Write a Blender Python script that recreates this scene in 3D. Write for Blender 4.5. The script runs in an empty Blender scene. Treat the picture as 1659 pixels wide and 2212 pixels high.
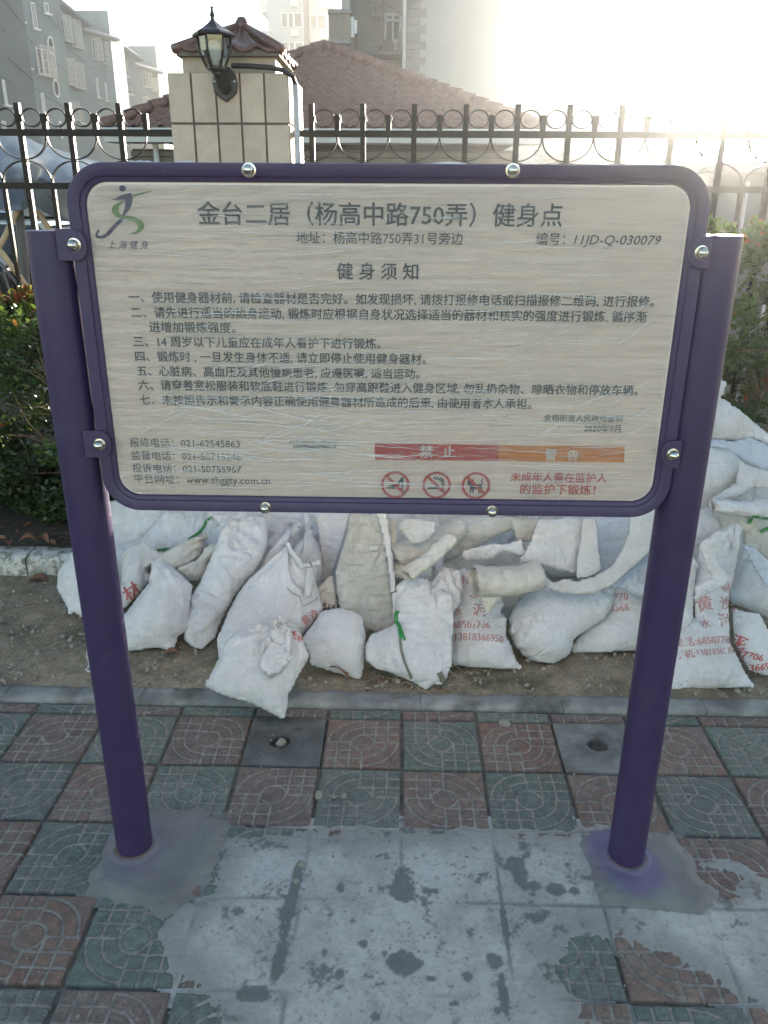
import bpy, bmesh, math, random
import numpy as np
from mathutils import Vector, Matrix, Euler
from mathutils.bvhtree import BVHTree
R = math.radians
sc = bpy.context.scene
col = sc.collection
random.seed(7)
rng = np.random.default_rng(7)

# ---------------------------------------------------------------- camera
CAM_H = 1.67
cam = bpy.data.objects.new('camera', bpy.data.cameras.new('camera'))
col.objects.link(cam); sc.camera = cam
Mc = Matrix.Rotation(R(1.3), 3, 'Z') @ Matrix.Rotation(R(90 - 21.3), 3, 'X') @ Matrix.Rotation(R(.35), 3, 'Z')
cam.matrix_world = Matrix.Translation((0, 0, CAM_H)) @ Mc.to_4x4()
cam.data.sensor_fit = 'VERTICAL'; cam.data.sensor_height = 24; cam.data.lens = 24 * 1724 / 2212
cam.data.clip_start = .05; cam.data.clip_end = 3000

# ---------------------------------------------------------------- sky, sun, exposure
SUN_AZ, SUN_EL = 19.5, 9.0          # degrees: to the right of +Y, above the horizon
world = bpy.data.worlds.new('World'); sc.world = world; world.use_nodes = True
wn = world.node_tree; bg = wn.nodes['Background']
sky = wn.nodes.new('ShaderNodeTexSky'); sky.sky_type = 'NISHITA'; sky.sun_disc = False
sky.sun_elevation = R(SUN_EL); sky.sun_rotation = R(SUN_AZ)
sky.air_density = .8; sky.dust_density = .5; sky.ozone_density = .7
wn.links.new(sky.outputs[0], bg.inputs[0]); bg.inputs[1].default_value = .085
sun = bpy.data.objects.new('sun', bpy.data.lights.new('sun', 'SUN')); col.objects.link(sun)
sun.data.energy = 5; sun.data.angle = R(.5); sun.data.color = (1, .945, .87)
S = Vector((math.sin(R(SUN_AZ)) * math.cos(R(SUN_EL)), math.cos(R(SUN_AZ)) * math.cos(R(SUN_EL)), math.sin(R(SUN_EL))))
sun.rotation_euler = S.to_track_quat('Z', 'Y').to_euler()
sc.view_settings.view_transform = 'Standard'; sc.view_settings.look = 'None'
sc.view_settings.gamma = 1; sc.view_settings.use_curve_mapping = False
sc.view_settings.exposure = 2.75
sc.view_settings.use_white_balance = True; sc.view_settings.white_balance_temperature = 7300
sc.cycles.use_denoising = True
sc.cycles.max_bounces = 8; sc.cycles.transparent_max_bounces = 16

# ---------------------------------------------------------------- measuring helpers: real points from sight lines
def ray(u, v): return Mc @ Vector(((u - 829.5) / 1724, (1106 - v) / 1724, -1))
def on_z(u, v, z=0.):
    r = ray(u, v); return r * ((z - CAM_H) / r.z) + Vector((0, 0, CAM_H))
def on_y(u, v, y):
    r = ray(u, v); return r * (y / r.y) + Vector((0, 0, CAM_H))

# ---------------------------------------------------------------- scene helpers
def link(o, parent=None, mat=None):
    col.objects.link(o)
    if parent: o.parent = parent
    if mat is not None and o.type == 'MESH' and not o.data.materials: o.data.materials.append(mat)
    return o
def tag(o, label=None, cat=None, group=None, kind=None):
    if label: o['label'] = label
    if cat: o['category'] = cat
    if group: o['group'] = group
    if kind: o['kind'] = kind
    return o
def empty(name, loc, label=None, cat=None, group=None):
    o = bpy.data.objects.new(name, None); o.location = loc; o.empty_display_size = .1
    col.objects.link(o); return tag(o, label, cat, group)
def mesh_obj(name, verts, faces, mat=None, parent=None, smooth=False, loc=None):
    me = bpy.data.meshes.new(name); me.from_pydata([tuple(v) for v in verts], [], [tuple(f) for f in faces])
    if smooth: me.polygons.foreach_set('use_smooth', [True] * len(me.polygons))
    if mat is not None: me.materials.append(mat)
    o = bpy.data.objects.new(name, me)
    if loc is not None: o.location = loc
    col.objects.link(o)
    if parent is not None:
        o.parent = parent
        if loc is None: o.matrix_parent_inverse = Matrix.Translation(-parent.location)
    return o
def copy_of(o, name=None, parent=None, **kw):
    c = o.copy(); col.objects.link(c)
    if parent is not None: c.parent = parent
    for k, v in kw.items(): setattr(c, k, v)
    return c
def copy_tree(o, parent=None):
    c = o.copy(); col.objects.link(c)
    if parent is not None: c.parent = parent
    for ch in list(o.children): copy_tree(ch, c)
    return c

class MB:
    """collects solid shapes into one mesh"""
    def __init__(s): s.v = []; s.f = []
    def add(s, vs, fs):
        n = len(s.v); s.v += [tuple(v) for v in vs]; s.f += [tuple(i + n for i in f) for f in fs]; return s
    def box(s, a, b):
        x0, y0, z0 = a; x1, y1, z1 = b
        return s.add([(x0,y0,z0),(x1,y0,z0),(x1,y1,z0),(x0,y1,z0),(x0,y0,z1),(x1,y0,z1),(x1,y1,z1),(x0,y1,z1)],
                     [(0,3,2,1),(4,5,6,7),(0,1,5,4),(1,2,6,5),(2,3,7,6),(3,0,4,7)])
    def hexa(s, p):      # 8 points, bottom ring then top ring
        return s.add(p, [(0,3,2,1),(4,5,6,7),(0,1,5,4),(1,2,6,5),(2,3,7,6),(3,0,4,7)])
    def tube(s, pts, r, n=8, cap=True, sq=None):
        pts = [Vector(p) for p in pts]; rr = r if isinstance(r, (list, tuple)) else [r] * len(pts)
        vs = []; up = None
        for i, p in enumerate(pts):
            d = (pts[min(i+1, len(pts)-1)] - pts[max(i-1, 0)]).normalized()
            if up is None: up = d.orthogonal().normalized() if abs(d.z) > .9 else Vector((0,0,1)).cross(d).normalized()
            up = (up - d * up.dot(d)).normalized(); w = d.cross(up)
            for k in range(n):
                a = 2 * math.pi * (k + .5) / n; vs.append(p + (up * math.cos(a) + w * math.sin(a)) * rr[i])
        fs = []
        for i in range(len(pts) - 1):
            for k in range(n): fs.append((i*n+k, i*n+(k+1)%n, (i+1)*n+(k+1)%n, (i+1)*n+k))
        if cap: fs.append(tuple(reversed(range(n)))); fs.append(tuple(range((len(pts)-1)*n, len(pts)*n)))
        return s.add(vs, fs)
    def lathe(s, prof, c=(0,0,0), n=20, axis='Z'):
        vs = []; fs = []; m = len(prof)
        for k in range(n):
            a = 2*math.pi*k/n
            for r_, h in prof:
                p = (r_*math.cos(a), r_*math.sin(a), h)
                if axis == 'Y': p = (p[0], -p[2], p[1])
                vs.append((c[0]+p[0], c[1]+p[1], c[2]+p[2]))
        for k in range(n):
            for i in range(m-1):
                fs.append((k*m+i, ((k+1)%n)*m+i, ((k+1)%n)*m+i+1, k*m+i+1))
        return s.add(vs, fs)
    def prism(s, poly, y0, y1):       # polygon in XZ, extruded along Y
        n = len(poly)
        vs = [(x, y0, z) for x, z in poly] + [(x, y1, z) for x, z in poly]
        fs = [tuple(range(n)), tuple(reversed(range(n, 2*n)))] + [(i, i+n, (i+1)%n+n, (i+1)%n) for i in range(n)]
        return s.add(vs, fs)
    def build(s, name, mat=None, parent=None, smooth=False, bevel=0, auto=False, loc=None):
        o = mesh_obj(name, s.v, s.f, mat, parent, smooth, loc)
        bm = bmesh.new(); bm.from_mesh(o.data)
        bmesh.ops.remove_doubles(bm, verts=bm.verts, dist=1e-5)
        bmesh.ops.recalc_face_normals(bm, faces=bm.faces); bm.to_mesh(o.data); bm.free()
        if auto: 
            o.data.polygons.foreach_set('use_smooth', [True]*len(o.data.polygons))
            o.data.set_sharp_from_angle(angle=R(35))
        if bevel:
            m = o.modifiers.new('bevel', 'BEVEL'); m.width = bevel; m.segments = 2; m.limit_method = 'ANGLE'
        return o

# ---------------------------------------------------------------- materials
class NT:
    def __init__(s, name):
        s.m = bpy.data.materials.new(name); s.m.use_nodes = True; s.t = s.m.node_tree
        s.b = s.t.nodes['Principled BSDF']; s.out = s.t.nodes['Material Output']
    def n(s, typ, inputs=None, **kw):
        nd = s.t.nodes.new('ShaderNode' + typ)
        for k, v in kw.items(): setattr(nd, k, v)
        for k, v in (inputs or {}).items():
            if isinstance(v, bpy.types.NodeSocket): s.t.links.new(v, nd.inputs[k])
            else: nd.inputs[k].default_value = v
        return nd
    def set(s, k, v):
        if isinstance(v, bpy.types.NodeSocket): s.t.links.new(v, s.b.inputs[k])
        else: s.b.inputs[k].default_value = v
    def co(s, which='Object'): return s.n('TexCoord').outputs[which]
    def noise(s, scale, detail=4, rough=.55, co=None, dist=0):
        return s.n('TexNoise', {'Vector': co if co is not None else s.co(), 'Scale': scale, 'Detail': detail, 'Roughness': rough, 'Distortion': dist}).outputs[0]
    def mapv(s, co, scale=(1,1,1), rot=(0,0,0)): return s.n('Mapping', {'Vector': co, 'Scale': scale, 'Rotation': rot}).outputs[0]
    def ramp(s, fac, stops):
        r = s.n('ValToRGB', {'Fac': fac}); e = r.color_ramp.elements
        while len(e) < len(stops): e.new(.5)
        for q, (p, c) in zip(e, stops):
            q.position = p; q.color = c if len(c) == 4 else (*c, 1)
        return r.outputs[0]
    def mix(s, fac, a, b, blend='MIX'):
        nd = s.n('Mix', data_type='RGBA', blend_type=blend)
        for i, v in ((0, fac), (6, a), (7, b)):
            if isinstance(v, bpy.types.NodeSocket): s.t.links.new(v, nd.inputs[i])
            else: nd.inputs[i].default_value = (*v, 1) if isinstance(v, tuple) and len(v) == 3 else v
        return nd.outputs[2]
    def math(s, op, a, b=0., clamp=False):
        nd = s.n('Math', operation=op, use_clamp=clamp)
        for i, v in ((0, a), (1, b)):
            if isinstance(v, bpy.types.NodeSocket): s.t.links.new(v, nd.inputs[i])
            else: nd.inputs[i].default_value = v
        return nd.outputs[0]
    def attr(s, name): return s.n('Attribute', attribute_name=name).outputs[2]
    def bump(s, h, strength=.5, dist=.002, normal=None):
        d = {'Height': h, 'Strength': strength, 'Distance': dist}
        if normal is not None: d['Normal'] = normal
        return s.n('Bump', d).outputs[0]
def gray(v): return (v, v, v, 1)
def lin(r, g, b):
    f = lambda c: ((c/255 + .055)/1.055)**2.4 if c > 10 else c/255/12.92
    return (f(r), f(g), f(b))
def simple(name, c, rough=.6, metal=0., var=.15, scale=8, bump=0., bscale=60, spec=None, dirt=None):
    t = NT(name)
    f = t.noise(scale, 5)
    c2 = tuple(x*(1-var) for x in c); c3 = tuple(min(1, x*(1+var)) for x in c)
    cc = t.ramp(f, [(.3, c2), (.7, c3)])
    if dirt:
        g = t.ramp(t.noise(scale*.35, 8, .7), [(.5, (0,0,0)), (.68, (1,1,1))])
        cc = t.mix(g, cc, dirt)
    t.set('Base Color', cc); t.set('Roughness', rough); t.set('Metallic', metal)
    if spec is not None: t.set('Specular IOR Level', spec)
    if bump: t.set('Normal', t.bump(t.noise(bscale, 6, .6), bump, .003))
    return t.m

# ---------------------------------------------------------------- polygons and height fields
def poly_inside(poly, X, Y):
    ins = np.zeros(X.shape, bool); n = len(poly)
    for i in range(n):
        x0, y0 = poly[i]; x1, y1 = poly[(i+1) % n]
        if y0 == y1: continue
        ins ^= ((y0 > Y) != (y1 > Y)) & (X < (x1-x0)*(Y-y0)/(y1-y0)+x0)
    return ins
def poly_dist(poly, X, Y):          # signed, positive inside
    best = np.full(X.shape, 1e9); n = len(poly)
    for i in range(n):
        a = np.array(poly[i]); d = np.array(poly[(i+1) % n]) - a
        t = np.clip(((X-a[0])*d[0]+(Y-a[1])*d[1])/max(d@d, 1e-12), 0, 1)
        best = np.minimum(best, np.hypot(X-a[0]-t*d[0], Y-a[1]-t*d[1]))
    return np.where(poly_inside(poly, X, Y), best, -best)
def fbm(X, Y, scale, octaves=4, seed=0, gain=.5):
    r = np.random.default_rng(seed); out = np.zeros(X.shape); amp = 1.; tot = 0
    for o in range(octaves):
        T = r.uniform(-1, 1, (64, 64)); x = X*scale*2**o + r.uniform(0, 64); y = Y*scale*2**o + r.uniform(0, 64)
        xi = np.floor(x).astype(int); yi = np.floor(y).astype(int); fx = x-xi; fy = y-yi
        fx = fx*fx*(3-2*fx); fy = fy*fy*(3-2*fy)
        g = lambda i, j: T[(xi+i) % 64, (yi+j) % 64]
        out += amp*((g(0,0)*(1-fx)+g(1,0)*fx)*(1-fy)+(g(0,1)*(1-fx)+g(1,1)*fx)*fy); tot += amp; amp *= gain
    return out/tot
def sstep(x, a=0., b=1.):
    t = np.clip((x-a)/(b-a), 0, 1); return t*t*(3-2*t)
def grid_mesh(name, X, Y, Z, keep=None, mat=None, parent=None, smooth=True, attrs=None):
    H, W = X.shape; idx = np.arange(H*W).reshape(H, W)
    F = np.stack([idx[:-1,:-1], idx[:-1,1:], idx[1:,1:], idx[1:,:-1]], -1).reshape(-1, 4)
    V = np.stack([X, Y, Z], -1).reshape(-1, 3)
    at = {k: a.reshape(-1) for k, a in (attrs or {}).items()}
    if keep is not None:
        k = keep.reshape(-1); F = F[k[F].all(1)]
        used = np.zeros(len(V), bool); used[F] = True; m = np.cumsum(used)-1; F = m[F]; V = V[used]
        at = {q: a[used] for q, a in at.items()}
    me = bpy.data.meshes.new(name); me.from_pydata(V.tolist(), [], F.tolist())
    if smooth: me.polygons.foreach_set('use_smooth', [True]*len(me.polygons))
    for q, a in at.items():
        A = me.attributes.new(q, 'FLOAT', 'POINT'); A.data.foreach_set('value', a.astype(np.float32))
    if mat: me.materials.append(mat)
    o = bpy.data.objects.new(name, me); col.objects.link(o)
    if parent is not None: o.parent = parent
    return o
def structure(o): o['kind'] = 'structure'; return o
# ================================================================ GROUND, PAVEMENT, KERBS
m_yard = simple('yard_asphalt', (.09,.09,.088), .9, var=.25, scale=.8, bump=.4, bscale=30)
ground = structure(mesh_obj('ground', [(-260,-120,-.07),(260,-120,-.07),(260,260,-.07),(-260,260,-.07)], [(0,1,2,3)], m_yard))

yard = structure(mesh_obj('yard', [(-240,4.72,0),(240,4.72,0),(240,245,0),(-240,245,0)], [(0,1,2,3)], m_yard))
T = .2575; X0 = .014; Y0 = 2.312        # tile pitch, a column joint, the far row joint
t = NT('soil'); n1 = t.noise(3.5, 8, .65); n2 = t.noise(38, 6, .75)
c = t.ramp(n1, [(.3,(.10,.075,.045)),(.46,(.20,.15,.09)),(.6,(.31,.235,.15)),(.8,(.165,.135,.08))])
c = t.mix(t.ramp(n2, [(.35,(0,0,0)),(.7,(.75,.75,.75))]), c, (.42,.35,.26)); c = t.mix(t.ramp(t.noise(210,3), [(.45,(0,0,0)),(.7,(.7,.7,.7))]), c, (.045,.04,.028))
moss = t.ramp(t.noise(2.2, 6, .7), [(.5,(0,0,0)),(.62,(.7,.7,.7))]); c = t.mix(moss, c, (.075,.08,.04))
t.set('Base Color', c); t.set('Roughness', .95); t.set('Normal', t.bump(t.noise(90,8,.75), 1., .006)); m_soil = t.m
gx = np.arange(-3.2, 3.2, .016); gy_ = np.arange(2.425, 4.7, .016); GX, GY = np.meshgrid(gx, gy_)
soilz = .012 + .014*fbm(GX, GY, 3, 4, 1) + .013*fbm(GX, GY, 18, 3, 2) + .03*sstep(GY, 2.9, 3.6)*sstep(-GX, -1.4, .6)
soilz += .014*sstep(-GY,-2.49,-2.45)*sstep(fbm(GX,GY,8,4,9),-.3,.4)
soilz *= sstep(GY, 2.428, 2.475+.02)
soilz += .0045*np.clip(fbm(GX, GY, 60, 2, 3), -.2, 1)
soil = structure(grid_mesh('soil_strip', GX, GY, soilz, mat=m_soil)); 

def tile_pattern(x, y, rot):
    """grooves of the pressed tile: ring, arcs in two corners, a grid in the other two (x, y in -.5..+.5)"""
    for _ in range(rot): x, y = y, -x
    r = np.hypot(x, y); w = .0185
    g = lambda d: np.clip(1.25 - np.abs(d)/w, 0, 1)
    q = (x*y) > 0
    ring = g(r-.15)
    arcs = np.maximum(g(r-.305), g(r-.455))
    ax, ay = np.abs(x), np.abs(y)
    gridl = np.maximum.reduce([g(ax-.165), g(ax-.33), g(ay-.165), g(ay-.33)])
    axl = np.maximum(g(ax), g(ay))
    out = np.maximum(ring, np.where(r > .15, np.maximum(axl, np.where(q, gridl, arcs)), 0))
    return out
def tile_mesh(name, seed, rot, y_lo=-.5, mat=None):
    n = 66; s = .2515; a = np.linspace(-.5, .5, n); X, Y = np.meshgrid(a, a[a >= y_lo-1e-6] if y_lo > -.5 else a)
    p = tile_pattern(X, Y, rot)
    wear = sstep(fbm(X, Y, 3, 4, seed), -.5, .6)
    edge = np.minimum(.5-np.abs(X), .5-np.abs(Y)); rnd = sstep(edge, 0, .025)
    Z = -.0042*p*(.55+.45*wear) + .0011*fbm(X, Y, 9, 4, seed+5) - .006*(1-rnd) + .0005*fbm(X, Y, 40, 2, seed+9)
    X = X*s; Y = Y*s
    sk = np.zeros_like(X, bool); sk[0] = sk[-1] = True; sk[:,0] = sk[:,-1] = True; Z = np.where(sk, -.02, Z)
    o = grid_mesh(name, X, Y, Z, mat=mat, attrs={'groove': p, 'wear': wear})
    me = o.data; bpy.data.objects.remove(o); return me
def tile_mat(name, ca, cb, cc):
    t = NT(name); co = t.co(); oi = t.n('ObjectInfo')
    v = t.n('VectorMath', {0: co, 1: oi.outputs['Location']}, operation='ADD').outputs[0]
    c = t.ramp(t.noise(9, 7, .65, v), [(.3, ca), (.52, cb), (.75, cc)])
    hs = t.n('HueSaturation', {'Color': c, 'Value': t.math('ADD', t.math('MULTIPLY', oi.outputs['Random'], .42), .78), 'Saturation': t.math('ADD', t.math('MULTIPLY', oi.outputs['Random'], .35), .72)})
    sand = t.mix(t.noise(90, 5, .8, v), (.20,.17,.135), (.44,.385,.32))
    gr = t.attr('groove'); n = t.ramp(t.noise(7, 6, .7, v), [(.25,(.3,.3,.3)),(.5,(1,1,1))])
    edge = t.ramp(gr, [(.05,(0,0,0)),(.3,(.75,.75,.75)),(.62,(0,0,0))])
    hs = t.n('HueSaturation', {'Color': t.mix(edge, hs.outputs[0], (.035,.032,.03))})
    fac = t.math('MULTIPLY', t.math('SUBTRACT', t.math('MULTIPLY', gr, 2.1), .55, True), n)
    c = t.mix(fac, hs.outputs[0], sand)
    specks = t.ramp(t.noise(150, 3, .7, v), [(.52,(0,0,0)),(.66,(.85,.85,.85))]); patch = t.ramp(t.noise(6, 7, .7, v), [(.42,(.04,.04,.04)),(.66,(1,1,1))])
    c = t.mix(t.math('MULTIPLY', specks, patch), c, (.36,.33,.29))
    film = t.ramp(t.noise(3.4, 9, .72, v), [(.40,(.1,.1,.1)),(.68,(.6,.6,.6))]); c = t.mix(film, c, (.24,.215,.18)); c = t.mix(t.ramp(t.noise(42, 6, .8, v), [(.42,(0,0,0)),(.62,(.55,.55,.55))]), c, (.05,.047,.043))
    pit = t.ramp(t.noise(95, 4, .8, v), [(.28,(.85,.85,.85)),(.38,(0,0,0))]); c = t.mix(pit, c, (.03,.03,.028))
    t.set('Base Color', c); t.set('Roughness', .88); t.set('Normal', t.bump(t.noise(170, 6, .75, v), .75, .0025)); return t.m
m_red = tile_mat('red_tile', (.112,.058,.043), (.185,.088,.062), (.27,.15,.11))
m_green = tile_mat('green_tile', (.055,.085,.066), (.092,.14,.107), (.16,.21,.165))
pv = MB()
for j in range(-1, 12):
    for i in range(-11, 11):
        if (j, i) in ((0,-2), (0,2)): continue
        xa_, ya_ = X0+i*T, Y0-(j+1)*T; yb_ = min(Y0-j*T, 2.372); pv.add([(xa_,ya_,-.012),(xa_+T,ya_,-.012),(xa_+T,yb_,-.012),(xa_,yb_,-.012)], [(0,1,2,3)])
pavement = structure(pv.build('pavement', simple('joint_sand', (.13,.12,.10), .95, var=.5, scale=30, bump=.6)))
vari = {(cn, r, s): tile_mesh('paving_tile', 11*s+r, r, mat=m) for cn, m in (('r', m_red), ('g', m_green)) for r in range(2) for s in range(3)}
cuts = {(cn, r): tile_mesh('paving_tile', 77+r, r, .29, m) for cn, m in (('r', m_red), ('g', m_green)) for r in range(2)}
rr = random.Random(3); HOLES = {(0,-2), (0,2)}
for j in range(-1, 12):
    for i in range(-9, 9):
        x = X0 + (i+.5)*T; y = Y0 - (j+.5)*T
        if j > 4 and abs(x) > 1.6 or (j, i) in HOLES: continue
        if j > 7: continue
        cn = 'r' if (i+j) % 2 else 'g'
        if j == -1:
            o = bpy.data.objects.new('paving_tile', cuts[(cn, rr.randrange(2))]); o.rotation_euler[2] = math.pi; o.location = (x, y, rr.uniform(-.001, .001))
        else:
            o = bpy.data.objects.new('paving_tile', vari[(cn, rr.choice((0,0,1)) if (i*7+j*3) % 3 else 1, rr.randrange(3))])
            o.location = (x + rr.uniform(-.001,.001), y + rr.uniform(-.001,.001), rr.uniform(-.0015, .0012))
            o.rotation_euler = (R(rr.uniform(-.25,.25)), R(rr.uniform(-.25,.25)), rr.choice((0, math.pi)) + R(rr.uniform(-.4,.4)))
        col.objects.link(o); o.parent = pavement
# concrete blocks with an old pipe hole, in place of two tiles
m_conc = simple('old_concrete', (.17,.165,.15), .92, var=.35, scale=12, bump=.8, bscale=80, dirt=(.06,.058,.053))
m_conc_dark = simple('damp_concrete', (.10,.098,.09), .85, var=.4, scale=10, bump=.8, bscale=80, dirt=(.025,.025,.024))
for (i, px, m, lab) in ((-2, (605,1600), m_conc_dark, 'dark damp concrete block with a round hole and a stone in it'), (2, (1290,1608), m_conc, 'pale concrete block with an empty round hole beside the right post')):
    c = on_z(*px); xc = X0+(i+.5)*T; yc = Y0-.5*T; hw = T/2-.003; hr = .033; n = 48; vs = []; fs = []
    rings = [('sq', 1, -.02), ('sq', 1, -.001), ('sq', .97, .002), ('mid', .5, .003), ('c', 1.25, .002), ('c', 1.05, -.001), ('c', 1, -.006), ('c', 1., -.018), ('c', 1., -.055)]
    for kind, s_, z in rings:
        for k in range(n):
            a = 2*math.pi*k/n; ca, sa = math.cos(a), math.sin(a); q = max(abs(ca), abs(sa))
            sqp = Vector((xc+ca/q*hw, yc+sa/q*hw, 0)); cp = Vector((c.x+ca*hr, c.y+sa*hr, 0)) if kind != 'c' else Vector((c.x+ca*hr*s_, c.y+sa*hr*s_, 0))
            p = sqp.lerp(Vector((xc, yc, 0)), 1-s_) if kind == 'sq' else (sqp*.5+cp*.5 if kind == 'mid' else cp)
            wob = .0012*math.sin(5*a+i)+.001*math.sin(11*a)
            vs.append((p.x, p.y, z + (wob if kind != 'sq' else 0)))
    for q in range(len(rings)-1):
        for k in range(n): fs.append((q*n+k, q*n+(k+1)%n, (q+1)*n+(k+1)%n, (q+1)*n+k))
    fs.append(tuple((len(rings)-1)*n+k for k in range(n)))
    o = mesh_obj('concrete_block', vs, fs, m, pavement, True)
    o['label'] = lab
def stone_mesh(name, seed, flat=.6):
    bm = bmesh.new(); bmesh.ops.create_icosphere(bm, subdivisions=2, radius=1); r = random.Random(seed)
    ax = [Vector((r.gauss(0,1), r.gauss(0,1), r.gauss(0,1))).normalized() for _ in range(7)]; dd = [r.uniform(.55,.9) for _ in ax]
    for v in bm.verts:
        for a, d in zip(ax, dd):
            e = v.co.dot(a)
            if e > d: v.co -= a*(e-d)
        v.co *= 1+r.uniform(-.05,.05); v.co.z *= flat
    me = bpy.data.meshes.new(name); bm.to_mesh(me); bm.free(); return me
m_stone = simple('stone', (.25,.225,.185), .9, var=.3, scale=30, bump=.5)
m_stone2 = simple('grey_stone', (.2,.19,.175), .9, var=.3, scale=30, bump=.5)
stones = [stone_mesh('stone', s, f) for s, f in ((1,.6),(2,.8),(3,.5),(4,.7))]
for m in stones: m.materials.append(m_stone)
def put_stone(k, p, s, label, rz=0, mat=None):
    o = bpy.data.objects.new('stone', stones[k]); o.location = p; o.scale = (s,s*.85,s); o.rotation_euler = (.2, .1, rz); col.objects.link(o)
    tag(o, label, 'stone', 'loose stones on the ground'); return o
h = on_z(607,1602); put_stone(1, (h.x, h.y-.003, -.004), .021, 'pale stone sitting in the round hole of the dark concrete block')
# purple-free edging kerb between the tiles and the soil
m_kerb = simple('kerb_concrete', (.215,.21,.195), .93, var=.4, scale=9, bump=.9, bscale=70, dirt=(.065,.068,.052))
kerb = empty('edging_kerb', (0, 2.415, 0)); kerb['kind'] = 'structure'
x = -2.9; k = 0; rk = random.Random(5)
while x < 2.9:
    L = rk.choice((.52,.49,.5)); yw = 2.376 + (x+2.9)*0
    gxx = np.linspace(x+.0008, x+L-.0008, 60); pr = np.array([(2.372,-.02),(2.372,.006),(2.376,.013),(2.40,.0155),(2.43,.016),(2.452,.013),(2.458,.004),(2.458,-.02)])
    KX = np.repeat(gxx[None], 8, 0); KY = np.repeat(pr[:,0:1], 60, 1); KZ = np.repeat(pr[:,1:2], 60, 1)
    nz = fbm(KX, KY*2, 22, 5, 40+k, .65); KY = KY + .009*nz*(np.array([0,1,1,1,1,1,1,0])[:,None]); KZ = KZ + .006*nz*(np.array([0,1,1,1,1,1,1,0])[:,None])
    o = grid_mesh('kerb_stone', KX, KY-2.415, KZ, mat=m_kerb, parent=kerb); x += L; k += 1
# white-washed kerb at the foot of the hedge
t = NT('whitewash'); co = t.co(); v = t.n('VectorMath', {0: co, 1: t.n('ObjectInfo').outputs['Location']}, operation='ADD').outputs[0]
c = t.mix(t.ramp(t.noise(22, 9, .8, v), [(.47,(0,0,0)),(.56,(1,1,1))]), (.52,.51,.47), (.17,.155,.115)); c = t.mix(t.ramp(t.noise(5, 5, .7, v), [(.5,(0,0,0)),(.66,(.7,.7,.7))]), c, (.12,.115,.08))
t.set('Base Color', c); t.set('Roughness', .9); t.set('Normal', t.bump(t.noise(60,7,.75,v), .8, .004)); m_white_kerb = t.m
wk = empty('white_kerb', (0, 3.33, 0)); wk['kind'] = 'structure'
x = -3.6; k = 0
while x < 3.4:
    L = .62
    n = 50; gxx = np.linspace(x+.003, x+L-.003, n); pr = np.array([(0,-.03),(0,.095),(.006,.112),(.022,.121),(.12,.122),(.13,.115),(.13,-.03)])
    KX = np.repeat(gxx[None], 7, 0); KY = np.repeat(pr[:,0:1], n, 1); KZ = np.repeat(pr[:,1:2], n, 1)
    nz = fbm(KX, KZ*2+KY, 12, 4, 60+k)*.006; KY = KY + nz; KZ = KZ + nz
    endm = np.zeros_like(KX); grid_mesh('kerb_stone', KX, KY, KZ, mat=m_white_kerb, parent=wk); x += L; k += 1
bed = structure(mesh_obj('planting_bed', [(-3.6,3.44,.105),(3.6,3.44,.105),(3.6,4.7,.105),(-3.6,4.7,.105)], [(0,1,2,3)], simple('bed_soil', (.05,.042,.03), 1, var=.4, scale=20, bump=1)))

# cement slurry spilt over the tiles, fresh concrete collars at the posts
def zpoly(pts): return [tuple(on_z(*p)[:2]) for p in pts]
smear = zpoly([(480,1800),(560,1806),(690,1798),(760,1790),(900,1795),(1050,1792),(1180,1800),(1250,1795),(1330,1790),(1420,1830),(1500,1880),(1580,1850),(1700,1900),(1760,2300),(1420,2300),(1330,2300),(1180,2290),(1100,2400),(700,2400),(560,2300),(440,2190),(370,2100),(350,2020),(370,1970),(440,1930),(470,1870)])
holes_ = [zpoly([(1240,2030),(1330,2010),(1400,2050),(1500,2110),(1570,2160),(1650,2215),(1400,2235),(1250,2200),(1220,2120)]), zpoly([(1480,1850),(1600,1890),(1560,1925),(1480,1880)])]
step = .0045; gx = np.arange(-.95, 1.15, step); gy_ = np.arange(.95, 1.86, step); GX, GY = np.meshgrid(gx, gy_)
d = poly_dist(smear, GX, GY)
for hp in holes_: d = np.minimum(d, -poly_dist(hp, GX, GY))
nz = fbm(GX, GY, 7, 5, 21, .62); nf = fbm(GX, GY, 45, 3, 22)
lvl = d + .055*nz + .012*nf
TX = ((GX-X0)/T) % 1 - .5; TY = ((Y0-GY)/T) % 1 - .5
par = (np.floor((GX-X0)/T)+np.floor((Y0-GY)/T)).astype(int) % 2
pat = np.where(par == 0, tile_pattern(TX, TY, 0), tile_pattern(TX, TY, 1)); joint = sstep(-np.minimum(.5-np.abs(TX), .5-np.abs(TY)), -.03, -.008)
thin = 1-sstep(lvl+.05*fbm(GX,GY,4,3,27), .02, .13)
Z = -.006 + .0095*sstep(lvl, -.03, .045) + .0012*nz + .0004*nf - .0016*pat*thin - .0022*joint*sstep(fbm(GX,GY,5,3,29), -.5, .3)
damp = np.zeros_like(GX)
for (u, v_, ru, rv) in ((868,1912,30,58),(1122,1892,26,42),(1200,1925,34,22),(1150,1915,30,14),(880,2082,48,34),(1012,2112,26,18),(1062,2075,24,26),(600,2090,18,75),(620,1980,16,60),(560,2150,60,26),(640,1900,14,60),(760,1990,8,8),(785,2040,14,12),(735,2105,12,14),(810,2200,12,14),(1088,2150,12,50),(1090,2000,9,60),(930,2115,20,10),(700,2060,9,14),(830,2060,8,9),(1170,1985,12,7),(1240,1930,20,14),(735,1920,12,18),(980,2170,14,7),(1270,2180,20,10)):
    c = on_z(u, v_); a = (on_z(u+ru, v_)-c).length; b = (on_z(u, v_+rv)-c).length
    damp = np.maximum(damp, 1.0-np.hypot((GX-c.x)/a, (GY-c.y)/b))
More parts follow.
